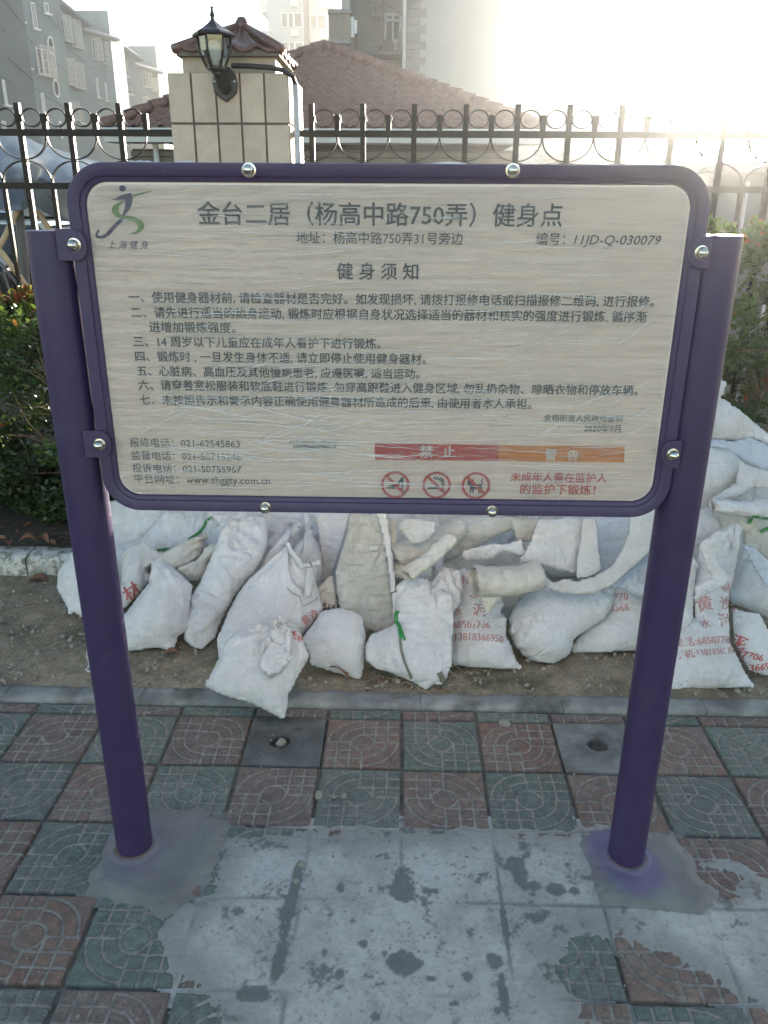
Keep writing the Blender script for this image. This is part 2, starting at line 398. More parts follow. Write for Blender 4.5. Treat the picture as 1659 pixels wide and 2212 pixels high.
damp = sstep(damp + .8*fbm(GX, GY, 18, 5, 33, .75), .16, .36)
damp = np.maximum(damp, .75*joint*sstep(fbm(GX,GY,4,4,35), -.05,.3))
t = NT('cement_slurry'); co = t.co()
c = t.ramp(t.noise(5, 9, .72, co, .6), [(.28,(.28,.26,.235)),(.46,(.39,.36,.325)),(.62,(.48,.45,.405)),(.8,(.33,.30,.26))])
c = t.mix(t.ramp(t.noise(75, 6, .85, co), [(.34,(.9,.9,.9)),(.45,(0,0,0))]), c, (.11,.105,.10)); c = t.mix(t.ramp(t.noise(130, 4, .8, co), [(.55,(0,0,0)),(.68,(.7,.7,.7))]), c, (.44,.44,.43))
c = t.mix(t.ramp(t.noise(18, 9, .8, co), [(.5,(0,0,0)),(.68,(.65,.65,.65))]), c, (.215,.205,.19))
c = t.mix(t.attr('thin'), c, (.25,.235,.205), 'MIX')
c = t.mix(t.math('MULTIPLY', t.attr('damp'), .8), c, t.mix(t.noise(50,6,.8,co), (.045,.047,.046), (.12,.115,.105)))
t.set('Base Color', c); t.set('Roughness', t.mix(t.attr('damp'), (.9,.9,.9), (.6,.6,.6)))
t.set('Normal', t.bump(t.noise(55,9,.75,co), .9, .004)); m_slurry = t.m
o = grid_mesh('cement_slurry', GX, GY, Z, keep=lvl > -.06, mat=m_slurry, attrs={'damp': damp, 'thin': thin*.8*sstep(lvl,-.02,.02)}); tag(o, None, None, None, 'stuff')
t = NT('fresh_concrete'); co = t.co()
c = t.ramp(t.noise(6, 9, .7, co, .4), [(.3,(.14,.13,.118)),(.55,(.19,.178,.162)),(.8,(.25,.235,.21))])
c = t.mix(t.ramp(t.noise(85, 6, .8, co), [(.3,(.8,.8,.8)),(.4,(0,0,0))]), c, (.06,.06,.058))
c = t.mix(t.math('MULTIPLY', t.attr('purple'), .6), c, (.10,.065,.21)); c = t.mix(t.attr('rust'), c, (.19,.125,.055))
t.set('Base Color', c); t.set('Roughness', .75); t.set('Normal', t.bump(t.noise(45,9,.75,co), .6, .003)); m_fresh = t.m
POSTS = ((-.714, 1.685), (.6215, 1.69))
for q, (pts, pu) in enumerate((([(330,1752),(385,1748),(440,1740),(490,1775),(500,1815),(478,1850),(470,1885),(440,1915),(410,1955),(350,1985),(300,1965),(245,1955),(190,1925),(195,1885),(225,1850),(240,1800)], .45),
    ([(1262,1800),(1320,1785),(1385,1790),(1450,1808),(1490,1850),(1510,1890),(1560,1925),(1555,1965),(1500,1992),(1440,1982),(1370,1968),(1290,1955),(1275,1905),(1262,1860),(1238,1830)], 1.))):
    pl = zpoly(pts); a = np.array(pl); gx = np.arange(a[:,0].min()-.05, a[:,0].max()+.05, .0045); gy_ = np.arange(a[:,1].min()-.05, a[:,1].max()+.05, .0045); GX, GY = np.meshgrid(gx, gy_)
    d = poly_dist(pl, GX, GY) + .022*fbm(GX, GY, 12, 4, 50+q, .6) + .006*fbm(GX, GY, 60, 2, 51+q)
    rp = np.hypot(GX-POSTS[q][0], GY-POSTS[q][1])
    Z = -.004 + .020*sstep(d, -.012, .045) + .007*sstep(-rp, -.15, -.05) + .007*sstep(-rp-.01*fbm(GX,GY,30,3,61), -.068, -.055) + .0016*fbm(GX, GY, 10, 4, 53+q) - .006*np.clip(fbm(GX,GY,14,2,57+q)-.25,0,1)
    an = np.arctan2(GY-POSTS[q][1], GX-POSTS[q][0])
    pur = pu*sstep(-(rp + .035*fbm(GX, GY, 8, 3, 58)+.02*np.sin(an*2+1)), -.13, -.055)*.9
    rust = (1-pu*.5)*sstep(-rp, -.062, -.05)*sstep(-(GY-POSTS[q][1])+.02*fbm(GX,GY,30,3,59), .0, .02)
    o = grid_mesh('concrete_footing', GX, GY, Z, keep=d > -.03, mat=m_fresh, attrs={'purple': pur, 'rust': rust})
    structure(o)
# sand and gravel, pebbles
def scatter(name, n, region, smin, smax, mat, seed, zf, label=None, keepf=None):
    r = random.Random(seed); base = stone_mesh('grain', seed, .7); bv = [v.co.copy() for v in base.vertices]; bm = bmesh.new(); bmesh.ops.create_icosphere(bm, subdivisions=1, radius=1)
    bv = [v.co.copy() for v in bm.verts]; bf = [[v.index for v in f.verts] for f in bm.faces]; bm.free(); V = []; F = []
    for _ in range(n):
        x, y = region(r)
        if keepf and not keepf(x, y): continue
        s = smin+(smax-smin)*r.random()**4; m = Euler((r.uniform(0,6),r.uniform(0,6),r.uniform(0,6))).to_matrix(); k = len(V)
        sx, sy, sz = r.uniform(.7,1.3), r.uniform(.6,1), r.uniform(.4,.8)
        for b in bv:
            p = m @ (Vector((b.x*sx, b.y*sy, b.z*sz))*s*r.uniform(.85,1.1)); V.append((x+p.x, y+p.y, zf(x,y)+s*.3+p.z))
        F += [tuple(i+k for i in f) for f in bf]
    o = mesh_obj(name, V, F, mat); o['kind'] = 'stuff'; return o
scatter('gravel', 5200, lambda r: (r.uniform(-1.9,1.9), r.uniform(2.46,3.3)), .0018, .014, m_stone, 5, lambda x,y: .012)
def pebr(r):
    if r.random() < .6: return (r.gauss(-.05,.55), r.gauss(1.8,.3))
    return (r.uniform(-1.3,1.3), r.uniform(1.15,2.35))
scatter('gravel', 1500, pebr, .001, .0062, m_stone2, 6, lambda x,y: .002, keepf=lambda x,y: y < 2.36)
for i, (u, v_, s, lab) in enumerate(((1090,1565,.022,'flat pale stone lying by the kerb on the tiles'),(1140,1435,.014,'pale stone on the soil just left of the right post'),(1205,1420,.012,'small pale stone on the soil right of the round sack'),(1183,1450,.013,'angular stone on the soil below the round sack'),
        (688,1720,.017,'yellowish lump of stone on the joint of the second tile row'),(743,1722,.012,'grey pebble on a green tile right of the yellowish lump'),(722,1724,.009,'small pebble between two larger ones on a green tile'),(825,1713,.007,'tiny pebble on the green tile near its ring'),
        (815,1490,.012,'white pebble on the edging kerb right of the front sack'),(652,1870,.012,'grey pebble on the slurry near the dark joint'),(640,1905,.012,'rough pebble in the dark joint of the slurry'),(505,1500,.008,'small white pebble on the kerb left of the front sack'),(1228,1500,.008,'tiny pebble on the kerb near the right post'),(328,1920,.007,'pebble stuck on the left concrete footing'))):
    p = on_z(u, v_); z = .016 if p.y > 2.45 else (.014 if p.y > 2.37 else .004)
    put_stone(i % 4, (p.x, p.y, z), s, lab, i*1.3)
# fallen leaves
m_deadleaf = simple('dead_leaf', (.19,.085,.045), .6, var=.4, scale=40)
def dead_leaf(u, v_, L, rz, curl, lab, z=.02):
    p = on_z(u, v_, z); n = 9; vs = []; fs = []
    for i in range(n):
        s = i/(n-1); w = L*.24*math.sin(math.pi*min(1,s*1.02))**.8
        for k in (-1,-.5,0,.5,1): vs.append(((s-.5)*L*(1-.1*curl), w*k, curl*L*.5*math.sin(s*3.1)*.5 + abs(k)**1.5*w*.9*curl + .002))
    for i in range(n-1):
        for k in range(4): fs.append((i*5+k, i*5+k+1, (i+1)*5+k+1, (i+1)*5+k))
    o = mesh_obj('fallen_leaf', vs, fs, m_deadleaf, smooth=True); o.location = p; o.rotation_euler = (.1,.12,rz); sol = o.modifiers.new('s','SOLIDIFY'); sol.thickness = .0006
    tag(o, lab, 'leaf', 'fallen brown leaves'); return o
dead_leaf(732,1457,.105,-.5,1.1,'large curled brown leaf on the soil right of the front sack',.03)
dead_leaf(372,1412,.07,.3,.5,'brown leaf lying at the foot of the second sack from the left',.022)
dead_leaf(85,1256,.10,.1,.6,'brown leaf against the white kerb at the far left',.02)
dead_leaf(62,1172,.10,.3,.9,'brown leaf on top of the white kerb bed at far left',.135)
dead_leaf(95,1168,.09,-.6,.8,'brown leaf beside another on the planting bed edge',.135)
dead_leaf(178,1170,.08,1.0,1.,'reddish upright leaf on the bed near the left post',.14)
dead_leaf(20,1176,.07,2.0,.7,'small dry leaf at the left edge of the planting bed',.135)
# straw and twigs on the soil
mb = MB(); r_ = random.Random(9)
for _ in range(70):
    p = on_z(r_.gauss(900,60), r_.gauss(1452,14), .02); a = r_.gauss(-.45,.35); L = r_.uniform(.02,.06)
    mb.tube([(p.x,p.y,.02),(p.x+L*.5*math.cos(a),p.y+L*.5*math.sin(a),.028),(p.x+L*math.cos(a),p.y+L*math.sin(a),.021)], .0011, 4)
o = mb.build('dry_straw', simple('straw', (.38,.32,.22), .8)); o['kind'] = 'stuff'
# ================================================================ INFORMATION BOARD
def paint(name, c, rough=.42):
    t = NT(name); co = t.co()
    t.set('Base Color', t.mix(t.ramp(t.noise(4,6,.6,co), [(.35,(0,0,0)),(.7,(1,1,1))]), c, tuple(x*.82+.008 for x in c)))
    t.set('Roughness', t.ramp(t.noise(14,7,.7,co), [(.3,gray(rough-.06)),(.7,gray(rough+.12))])); t.set('Specular IOR Level', .5)
    t.set('Normal', t.bump(t.noise(260,3,.6,co), .12, .0006))
    b0 = t.b.inputs['Base Color'].links[0].from_socket; scr = t.ramp(t.noise(3, 6, .8, t.mapv(co, (60,60,5)), .3), [(.60,(0,0,0)),(.72,(.35,.35,.35))]); dz = t.ramp(t.noise(9, 8, .75, co), [(.55,(0,0,0)),(.8,(.3,.3,.3))])
    chip = t.ramp(t.noise(34, 3, .7, co), [(.24,(.6,.6,.6)),(.27,(0,0,0))])
    t.set('Base Color', t.mix(chip, t.mix(dz, t.mix(scr, b0, tuple(x*1.5+.03 for x in c)), (.12,.105,.12)), (.2,.18,.2))); return t.m
m_purple = paint('purple_paint', (.038,.020,.076)); m_purple2 = paint('purple_paint_frame', (.052,.030,.088), .45)
m_chrome = simple('bolt_steel', (.62,.58,.5), .22, 1., var=.2, scale=90, bump=.15)
m_board = simple('board_white', (.90,.755,.665), .5, var=.03, scale=3)
BY = 1.664; BX0, BX1, BZ0, BZ1 = -.660, .585, 1.021, 1.7365
board = empty('information_board', (-.045, 1.688, 0), 'purple steel information board on two round posts, wrapped in clear plastic film', 'information board')
for x, y in POSTS:
    mb = MB(); r = .0475
    mb.lathe([(0,1.611),(r-.002,1.611),(r,1.6095),(r,.8),(r,.004)], (x, y, 0), 48)
    mb.build('post', m_purple, board, auto=True)
def rrect(x0, x1, z0, z1, r, n=14):
    pts = []
    for cx, cz, a0 in ((x1-r, z1-r, 0), (x0+r, z1-r, 90), (x0+r, z0+r, 180), (x1-r, z0+r, 270)):
        for i in range(n+1):
            a = R(a0+90*i/n); pts.append((cx+r*math.cos(a), cz+r*math.sin(a)))
    return pts
# frame: profile swept round a rounded rectangle (offset inward, depth)
prof = [(0, 1.690), (0, 1.6535), (.0015, 1.650), (.022, 1.650), (.0245, 1.6515), (.0255, 1.6555), (.033, 1.6575), (.035, 1.6605), (.035, 1.690)]
vs = []; fs = []; loops = []
for off, y in prof: loops.append([(x, y, z) for x, z in rrect(BX0+off, BX1-off, BZ0+off, BZ1-off, .080-off)])
n = len(loops[0]); 
for L in loops: vs += L
for k in range(len(loops)):
    for i in range(n): fs.append((k*n+i, k*n+(i+1)%n, ((k+1)%len(loops))*n+(i+1)%n, ((k+1)%len(loops))*n+i))
fr = MB().add(vs, fs).build('frame', m_purple2, board, auto=True)
MB().prism(rrect(BX0+.03, BX1-.03, BZ0+.03, BZ1-.03, .05), BY, 1.684).build('board_panel', m_board, board)
# bolts and lugs
def bolt(x, z, y=1.650, dx=0, dz=0, name='bolt', parent=board):
    mb = MB(); mb.lathe([(.0135,0),(.0135,.0022),(.0105,.0026),(.0105,.007),(.0112,.0105),(.0092,.016),(.0045,.0195),(0,.0205)], (x,y,z), 20, 'Y')
    o = mb.build(name, m_chrome, parent, auto=True); return o
for (u, v_) in ((536,367),(1109,368),(572,1099),(1063,1107)):
    p = on_y(u, v_, 1.64); bolt(p.x, p.z)
for (u, v_, side) in ((165,530,-1),(221,963,-1),(1487,546,1),(1424,984,1)):
    p = on_y(u, v_, 1.63); xc = BX0+.012 if side < 0 else BX1-.012
    px_ = POSTS[0 if side < 0 else 1][0]
    xe = px_+.028*(-side); zc = p.z; h = .030
    pts = [(xe, zc-h), (xe, zc+h)] if side < 0 else []
    arc = [(xc-.004*(-side)*0+(.021*math.cos(a))*(-side), zc+h*math.sin(a)) for a in [R(90-180*i/12) for i in range(13)]]
    poly = [(xe, zc+h)] + arc + [(xe, zc-h)]
    mb = MB(); mb.prism(poly, 1.6395, 1.6445); o = mb.build('lug', m_purple2, board, bevel=.001)
    bolt(xc-.002*(-side), zc, 1.6395)
# -- lettering
INK = NT('black_ink'); INK.set('Base Color', (.035,.033,.032,1)); INK.set('Roughness', .6); m_ink = INK.m
def ink(name, c): t = NT(name); t.set('Base Color', (*c,1)); t.set('Roughness', .6); return t.m
m_red_ink = ink('red_ink', lin(205,62,44)); m_orange_ink = ink('orange_ink', lin(226,143,52)); m_white_ink = ink('white_ink', (.8,.78,.74)); m_violet_ink = ink('violet_ink', (.075,.045,.13)); m_green_ink = ink('green_ink', (.19,.33,.07)); m_grey_ink = ink('grey_ink', (.09,.09,.09))
def text_mesh(body, off=0., spacing=1., shear=0., name='lettering'):
    cu = bpy.data.curves.new(name, 'FONT'); cu.body = body; cu.size = 1; cu.resolution_u = 2; cu.offset = off; cu.space_character = spacing; cu.shear = shear
    o = bpy.data.objects.new(name, cu); col.objects.link(o)
    bpy.context.view_layer.update(); dg = bpy.context.evaluated_depsgraph_get()
    me = bpy.data.meshes.new_from_object(o.evaluated_get(dg)); bpy.data.objects.remove(o); return me
def co_of(me):
    a = np.empty(len(me.vertices)*3); me.vertices.foreach_get('co', a); return a.reshape(-1, 3)
GUO = co_of(text_mesh('国')); GC = (GUO[:,1].min()+GUO[:,1].max())/2
layer = [0]
def lettering(body, u0, v0, u1, v1, mat=m_ink, off=.006, spacing=1., shear=0., y=None, name='lettering', parent=board, hscale=None):
    """one printed line: sight lines to both ends fix where it stands on the panel"""
    yy = BY-.0012 if y is None else y
    me = text_mesh(body, 0, spacing, shear, name); c = co_of(me)
    a = on_y(u0, v0, yy); b = on_y(u1, v1, yy); s = (b.x-a.x)/(c[:,0].max()-c[:,0].min()); sz = s*(hscale or 1)
    V = np.stack([a.x+(c[:,0]-c[:,0].min())*s, np.full(len(c), yy), (a.z+b.z)/2+(c[:,1]-GC)*sz], 1)
    me.vertices.foreach_set('co', V.ravel()); me.materials.clear(); me.materials.append(mat); me.update()
    if off > .003:          # heavier strokes: the outline printed again a hair to each side
        bm = bmesh.new(); bm.from_mesh(me); src = bm.faces[:] + bm.verts[:]
        for q, (dx, dz) in enumerate(((-1,0), (1,0), (0,-1), (0,1))):
            g = bmesh.ops.duplicate(bm, geom=src); bmesh.ops.translate(bm, verts=[e for e in g['geom'] if isinstance(e, bmesh.types.BMVert)], vec=(dx*off*s, -.00006*(q+1), dz*off*s*.8))
        bm.to_mesh(me); bm.free()
    o = bpy.data.objects.new(name, me); col.objects.link(o)
    if parent: o.parent = parent; o.matrix_parent_inverse = Matrix.Translation(-parent.location)
    return o
def L(*a, **k): return lettering(*a, **k)
L('金台二居（杨高中路750弄）健身点', 427,460, 1215,468, off=.012)
L('地址：杨高中路750弄31号旁边', 640,513, 1000,517, off=.006)
L('编号：', 1158,516, 1221,518, off=.006); L('11JD-Q-030079', 1240,517, 1428,519, off=.004, shear=.2, hscale=.95)
L('健 身 须 知', 728,586, 903,588, off=.014)
for b, u0, v0, u1, v1 in (
    ('一、使用健身器材前, 请检查器材是否完好。如发现损坏, 请拨打报修电话或扫描报修二维码, 进行报修。', 278,640,1413,654),
    ('二、请先进行适当的热身运动, 锻炼时应根据自身状况选择适当的器材和核实的强度进行锻炼, 循序渐', 283,673,1397,687),
    ('进增加锻炼强度。', 322,706,508,709), ('三、14 周岁以下儿童应在成年人看护下进行锻炼。', 288,738,822,743),
    ('四、锻炼时 , 一旦发生身体不适, 请立即停止使用健身器材。', 292,770,920,776), ('五、心脏病、高血压及其他慢病患者, 应遵医嘱, 适当运动。', 296,802,906,808),
    ('六、请穿着宽松服装和软底鞋进行锻炼, 勿穿高跟鞋进入健身区域, 勿乱扔杂物、晾晒衣物和停放车辆。', 299,832,1378,844),
    ('七、未按照告示和警示内容正确使用健身器材所造成的后果, 由使用者本人承担。', 302,863,1148,874)): L(b, u0, v0, u1, v1, off=.016)
L('金杨街道人民政府监制', 1175,903,1345,905, m_grey_ink); L('2020年9月', 1262,925,1341,927, m_grey_ink)
for b, u0, v0, u1 in (('报修电话：021-62545863',280,957,518),('监督电话：021-50715246',283,985,520),('投诉电话：021-50755967',286,1012,521),('平台网址：www.shggty.com.cn',289,1036,583)): L(b, u0, v0, u1, v0+1, off=.002)
L('上海市社区体育设施   二维码使用提示', 624,953, 736,955, m_grey_ink, off=0)
def plate(name, px, mat, y=BY-.0008, dy=.0005):
    mb = MB(); mb.prism([(p.x, p.z) for p in (on_y(u, v_, y) for u, v_ in px)], y, y+dy); return mb.build(name, mat, board)
plate('printed_bar', [(632,961),(726,962),(726,968),(632,967)], m_grey_ink)
plate('red_banner', [(809,958),(1077,962),(1077,996),(810,993)], m_red_ink); plate('orange_banner', [(1077,962),(1349,965),(1348,999),(1077,996)], m_orange_ink)
L('禁', 907,976, 935,976, m_white_ink, off=.02); L('止', 957,976, 983,976, m_white_ink, off=.02); L('警', 1177,983, 1203,983, m_white_ink, off=.02); L('告', 1226,984, 1249,984, m_white_ink, off=.02)
L('未成年人需在监护人', 1103,1031, 1311,1033, m_red_ink, off=.012); L('的监护下锻炼！', 1124,1057, 1286,1059, m_red_ink, off=.012)
L('上 海 健 身', 232,528, 321,530, m_violet_ink, off=.002, shear=.25)
# -- pictograms: units are ring radii, y up
def pic(cx, cy, polys, r_px=31):
    y = BY-.0012; c = on_y(cx, cy, y); r = (on_y(cx+r_px, cy, y)-c).x
    root = MB(); n = 48; vs = []; fs = []
    for k in range(n):
        a = 2*math.pi*k/n; vs += [(c.x+r*math.cos(a), y-.0006, c.z+r*math.sin(a)), (c.x+r*.82*math.cos(a), y-.0006, c.z+r*.82*math.sin(a))]
    fs = [(2*k, 2*((k+1)%n), 2*((k+1)%n)+1, 2*k+1) for k in range(n)]; root.add(vs, fs)
    d = .62; w = .075; root.add([(c.x+(-d-w)*r, y-.0006, c.z+(d-w)*r), (c.x+(-d+w)*r, y-.0006, c.z+(d+w)*r), (c.x+(d+w)*r, y-.0006, c.z+(-d+w)*r), (c.x+(d-w)*r, y-.0006, c.z+(-d-w)*r)], [(0,1,2,3)])
    ring = root.build('prohibition_sign', m_red_ink, board)
    mb = MB()
    for P_ in polys: mb.add([(c.x+px_*r, y-.0001, c.z+pz*r) for px_, pz in P_], [tuple(range(len(P_)))])
    o = mesh_obj('pictogram', mb.v, mb.f, m_ink); o.parent = ring
    return ring
shoe = [(-.68,-.20),(-.66,-.28),(-.1,-.30),(.12,-.22),(.28,.02),(.40,.22),(.44,-.30),(.52,-.30),(.56,.35),(.58,.56),(.46,.58),(.25,.30),(.0,.08),(-.25,-.05),(-.5,-.12)]
pic(854, 1047, [shoe])
pic(943, 1048, [[(-.62,-.30),(.28,-.30),(.28,-.14),(-.62,-.14)],[(.34,-.30),(.42,-.30),(.42,-.14),(.34,-.14)],[(.48,-.30),(.56,-.30),(.56,-.14),(.48,-.14)],
    [(-.28,.62),(-.20,.62),(-.18,.45),(-.05,.38),(.12,.40),(.30,.30),(.36,.1),(.34,-.06),(.42,-.06),(.45,.12),(.38,.36),(.18,.48),(-.05,.46),(-.2,.5),(-.28,.62)],
    [(-.05,.62),(.04,.62),(.1,.56),(.3,.56),(.5,.44),(.56,.2),(.55,-.06),(.48,-.06),(.49,.2),(.42,.38),(.26,.48),(.08,.49),(-.03,.54)]])
pic(1028, 1049, [[(-.60,.12),(-.40,.02),(-.28,.10),(.30,.10),(.42,.05),(.44,-.2),(.42,-.58),(.34,-.58),(.33,-.28),(.26,-.28),(.27,-.58),(.19,-.58),(.17,-.25),(-.12,-.25),(-.14,-.58),(-.22,-.58),(-.23,-.28),(-.30,-.28),(-.31,-.58),(-.39,-.58),(-.40,-.1),(-.58,.02)],
    [(-.60,.08),(-.62,.28),(-.46,.44),(-.42,.54),(-.36,.44),(-.27,.42),(-.24,.52),(-.18,.40),(-.16,.2),(-.24,.06)],
    [(.34,.08),(.40,.22),(.34,.34),(.38,.48),(.50,.54),(.50,.49),(.43,.44),(.41,.35),(.48,.24),(.44,.06)]])
# -- the runner emblem: head, violet body stroke, green ribbon
def emblem(px, mat):
    y = BY-.0009-.0002*layer[0]; layer[0] += 1
    P_ = [on_y(u, v_, y) for u, v_ in px]; return mesh_obj('emblem', [(p.x,y,p.z) for p in P_], [tuple(range(len(P_)))], mat, board)
def K(pts): return [(x*.2193, 500/1.6492+y*.2193) for x, y in pts]     # from a close view of the emblem
def smooth_poly(pts, n=4):
    out = []; m = len(pts)
    for i in range(m):
        p0, p1, p2, p3 = (Vector(pts[(i+k-1) % m]) for k in range(4))
        for k in range(n):
            s = k/n; out.append(tuple(.5*((2*p1)+(p2-p0)*s+(2*p0-5*p1+4*p2-p3)*s*s+(3*p1-p0-3*p2+p3)*s**3)))
    return out
emblem([(a, b) for a, b in ((264.5+7*math.cos(2*math.pi*k/24), 407+7*math.sin(2*math.pi*k/24)) for k in range(24))], m_violet_ink)
emblem(smooth_poly(K([(1060,570),(1110,577),(1180,548),(1260,522),(1298,530),(1305,590),(1285,660),(1240,725),(1205,742),(1228,660),(1228,590),(1170,590),(1110,585)])), m_violet_ink)
emblem(smooth_poly(K([(1190,765),(1212,785),(1150,850),(1080,930),(1020,965),(965,968),(940,945),(945,905),(972,878),(975,900),(960,930),(985,940),(1030,925),(1100,850)])), m_violet_ink)
emblem(smooth_poly(K([(1195,600),(1225,605),(1180,640),(1168,690),(1200,735),(1290,745),(1380,780),(1418,830),(1405,880),(1350,915),(1262,925),(1330,900),(1362,860),(1340,815),(1270,785),(1180,765),(1125,735),(1100,690),(1120,640)])), m_green_ink)
emblem(smooth_poly(K([(1308,540),(1400,512),(1500,495),(1490,503),(1400,528),(1310,556)])), m_green_ink)

# -- stretch film: a crinkled clear sheet over the panel plus its raised folds
t = NT('stretch_film'); co = t.co()
m1 = t.mapv(co, (2.2, 1, 60), (0, R(3), 0)); m2 = t.mapv(co, (5, 1, 46), (0, R(-14), 0)); m3 = t.mapv(co, (4, 1, 70), (0, R(24), 0))
s1 = t.ramp(t.noise(1.6, 5, .65, m1, .4), [(.50,(0,0,0)),(.68,(1,1,1))]); s2 = t.ramp(t.noise(1.8, 5, .65, m2, .5), [(.54,(0,0,0)),(.72,(1,1,1))]); s3 = t.ramp(t.noise(1.5,4,.6,m3,.4), [(.58,(0,0,0)),(.72,(.8,.8,.8))])
ms = t.ramp(t.noise(3, 4, .6, co), [(.38,(.1,.1,.1)),(.62,(1,1,1))])
st = t.math('MAXIMUM', t.math('MAXIMUM', t.math('MULTIPLY', s1, t.ramp(t.noise(2.2, 3, .6, co), [(.35,(.2,.2,.2)),(.65,(1,1,1))])), t.math('MULTIPLY', s2, ms)), t.math('MULTIPLY', s3, ms))
hgt = t.math('ADD', t.math('ADD', t.noise(1.6,5,.65,m1,.4), t.noise(1.8,5,.65,m2,.5)), t.noise(1.5,4,.6,m3,.4))
bp = t.bump(hgt, .9, .006)
tr = t.n('BsdfTransparent', {'Color': (.97,.96,.94,1)}); gl = t.n('BsdfGlossy', {'Color': (1,1,1,1), 'Roughness': .16, 'Normal': bp}); df = t.n('BsdfDiffuse', {'Color': (.78,.76,.72,1), 'Normal': bp})
fw = t.n('Fresnel', {'IOR': 1.5, 'Normal': bp})
a = t.n('MixShader', {0: t.math('ADD', t.math('MULTIPLY', fw.outputs[0], 1.1), .01, True), 1: tr.outputs[0], 2: gl.outputs[0]})
b = t.n('MixShader', {0: t.math('ADD', t.math('MULTIPLY', st, .30), .06), 1: a.outputs[0], 2: df.outputs[0]}); t.t.links.new(b.outputs[0], t.out.inputs[0]); m_film = t.m  # white streaks in the film's colour stand in for highlights on its wrinkles
t = NT('film_fold'); df = t.n('BsdfDiffuse', {'Color': (.85,.84,.8,1)}); gl = t.n('BsdfGlossy', {'Roughness': .2}); tr = t.n('BsdfTransparent')
a = t.n('MixShader', {0: .45, 1: df.outputs[0], 2: gl.outputs[0]}); b = t.n('MixShader', {0: .68, 1: tr.outputs[0], 2: a.outputs[0]}); t.t.links.new(b.outputs[0], t.out.inputs[0]); m_fold = t.m  # folds whitened so that they read as bright highlight lines
fx0, fx1, fz0, fz1 = BX0+.0355, BX1-.0355, BZ0+.0355, BZ1-.0355
GX, GZ = np.meshgrid(np.linspace(fx0, fx1, 300), np.linspace(fz0, fz1, 200))
fy = BY-.0045 - .0012*fbm(GX*2, GZ*26, 3, 4, 71) - .0008*fbm(GX*7+GZ*3, GZ*22-GX*4, 3, 3, 72)
keep = poly_inside(rrect(fx0, fx1, fz0, fz1, .046), GX, GZ)
film = grid_mesh('plastic_film', GX, GZ*0, GZ, mat=m_film, keep=keep)
bpy.data.objects.remove(film)
film = grid_mesh('plastic_film', GX, fy, GZ, mat=m_film, keep=keep); film.parent = board; film.matrix_parent_inverse = Matrix.Translation(-board.location)
rf = random.Random(12); V = []; F = []
def fold(x, z, a, Ln, w, bend):
    n = max(5, int(Ln/.014)); k0 = len(V)
    for i in range(n+1):
        s = i/n; aa = a + bend*(s-.5); 
        px_ = x + math.cos(a)*Ln*(s-.5) - math.sin(a)*bend*Ln*.5*(s-.5)**2; pz = z + math.sin(a)*Ln*(s-.5) + math.cos(a)*bend*Ln*.5*(s-.5)**2 + .0007*math.sin(i*1.7+x*40)
        ww = w*math.sin(math.pi*min(.98,max(.02,s)))**.7*(1+.3*math.sin(i*2.3)); nx, nz_ = -math.sin(aa), math.cos(aa)
        for q, d in ((-1, 0), (0, .0016), (1, 0)): V.append((px_+nx*ww*q, BY-.0062-d, pz+nz_*ww*q))
    for i in range(n):
        for q in (0, 1): F.append((k0+i*3+q, k0+i*3+q+1, k0+i*3+q+4, k0+i*3+q+3))
def infilm(x, z): return fx0+.012 < x < fx1-.012 and fz0+.012 < z < fz1-.012
for _ in range(430):
    kind = rf.random(); z = rf.uniform(fz0+.02, fz1-.015); x = rf.uniform(fx0+.03, fx1-.03)
    if kind < .62: a = rf.gauss(0, .05); Ln = rf.uniform(.03, .26)
    elif kind < .8: x = rf.uniform(fx0+.03, .1); z = rf.uniform(1.10, 1.36); a = rf.gauss(.42, .12); Ln = rf.uniform(.04, .18)
    elif kind < .93: x = rf.uniform(fx0+.03, 0); z = rf.uniform(1.14, 1.30); a = rf.gauss(-.12, .06); Ln = rf.uniform(.06, .3)
    else: x = rf.uniform(.2, fx1-.04); z = rf.uniform(1.2, 1.5); a = rf.gauss(.5, .12); Ln = rf.uniform(.03, .12)
    hx, hz = math.cos(a)*Ln/2, math.sin(a)*Ln/2
    if infilm(x-hx, z-hz) and infilm(x+hx, z+hz): fold(x, z, a, Ln, rf.choice((.0003,.0004,.0006,.0009)), rf.gauss(0, .12))
fo = mesh_obj('film_folds', V, F, m_fold, board, True); fo['kind'] = 'stuff'
# scraps of film showing over the top edge of the frame
for (u0, u1, hh) in ((395//1,440,5),(410,470,7),(322,372,4)):
    pass
mb = MB()
for (ua, ub, hh) in ((262,345,6),(372,426,5),(930,1010,3)):
    n = 14; vs = []
    for i in range(n+1):
        s = i/n; u = ua+(ub-ua)*s; top = 352.5-hh*math.sin(math.pi*s)**.8*(1+.25*math.sin(i*2.1)); a_ = on_y(u, 354, 1.656); b_ = on_y(u, top, 1.664); c_ = on_y(u, 354, 1.676); vs += [a_, b_, c_]
    mb.add(vs, [(3*i+q, 3*i+q+1, 3*i+q+4, 3*i+q+3) for i in range(n) for q in (0,1)])
o = mesh_obj('film_scrap', mb.v, mb.f, m_fold, board, True); o['kind'] = 'stuff'
# riveted strip on the back right of the right post
p0, p1 = on_y(1560,575,1.70), on_y(1545,745,1.70)
mb = MB(); mb.box((POSTS[1][0]+.0435, 1.70, p1.z), (POSTS[1][0]+.049, 1.716, p0.z)); st_ = mb.build('side_strip', m_purple2, board, bevel=.001)
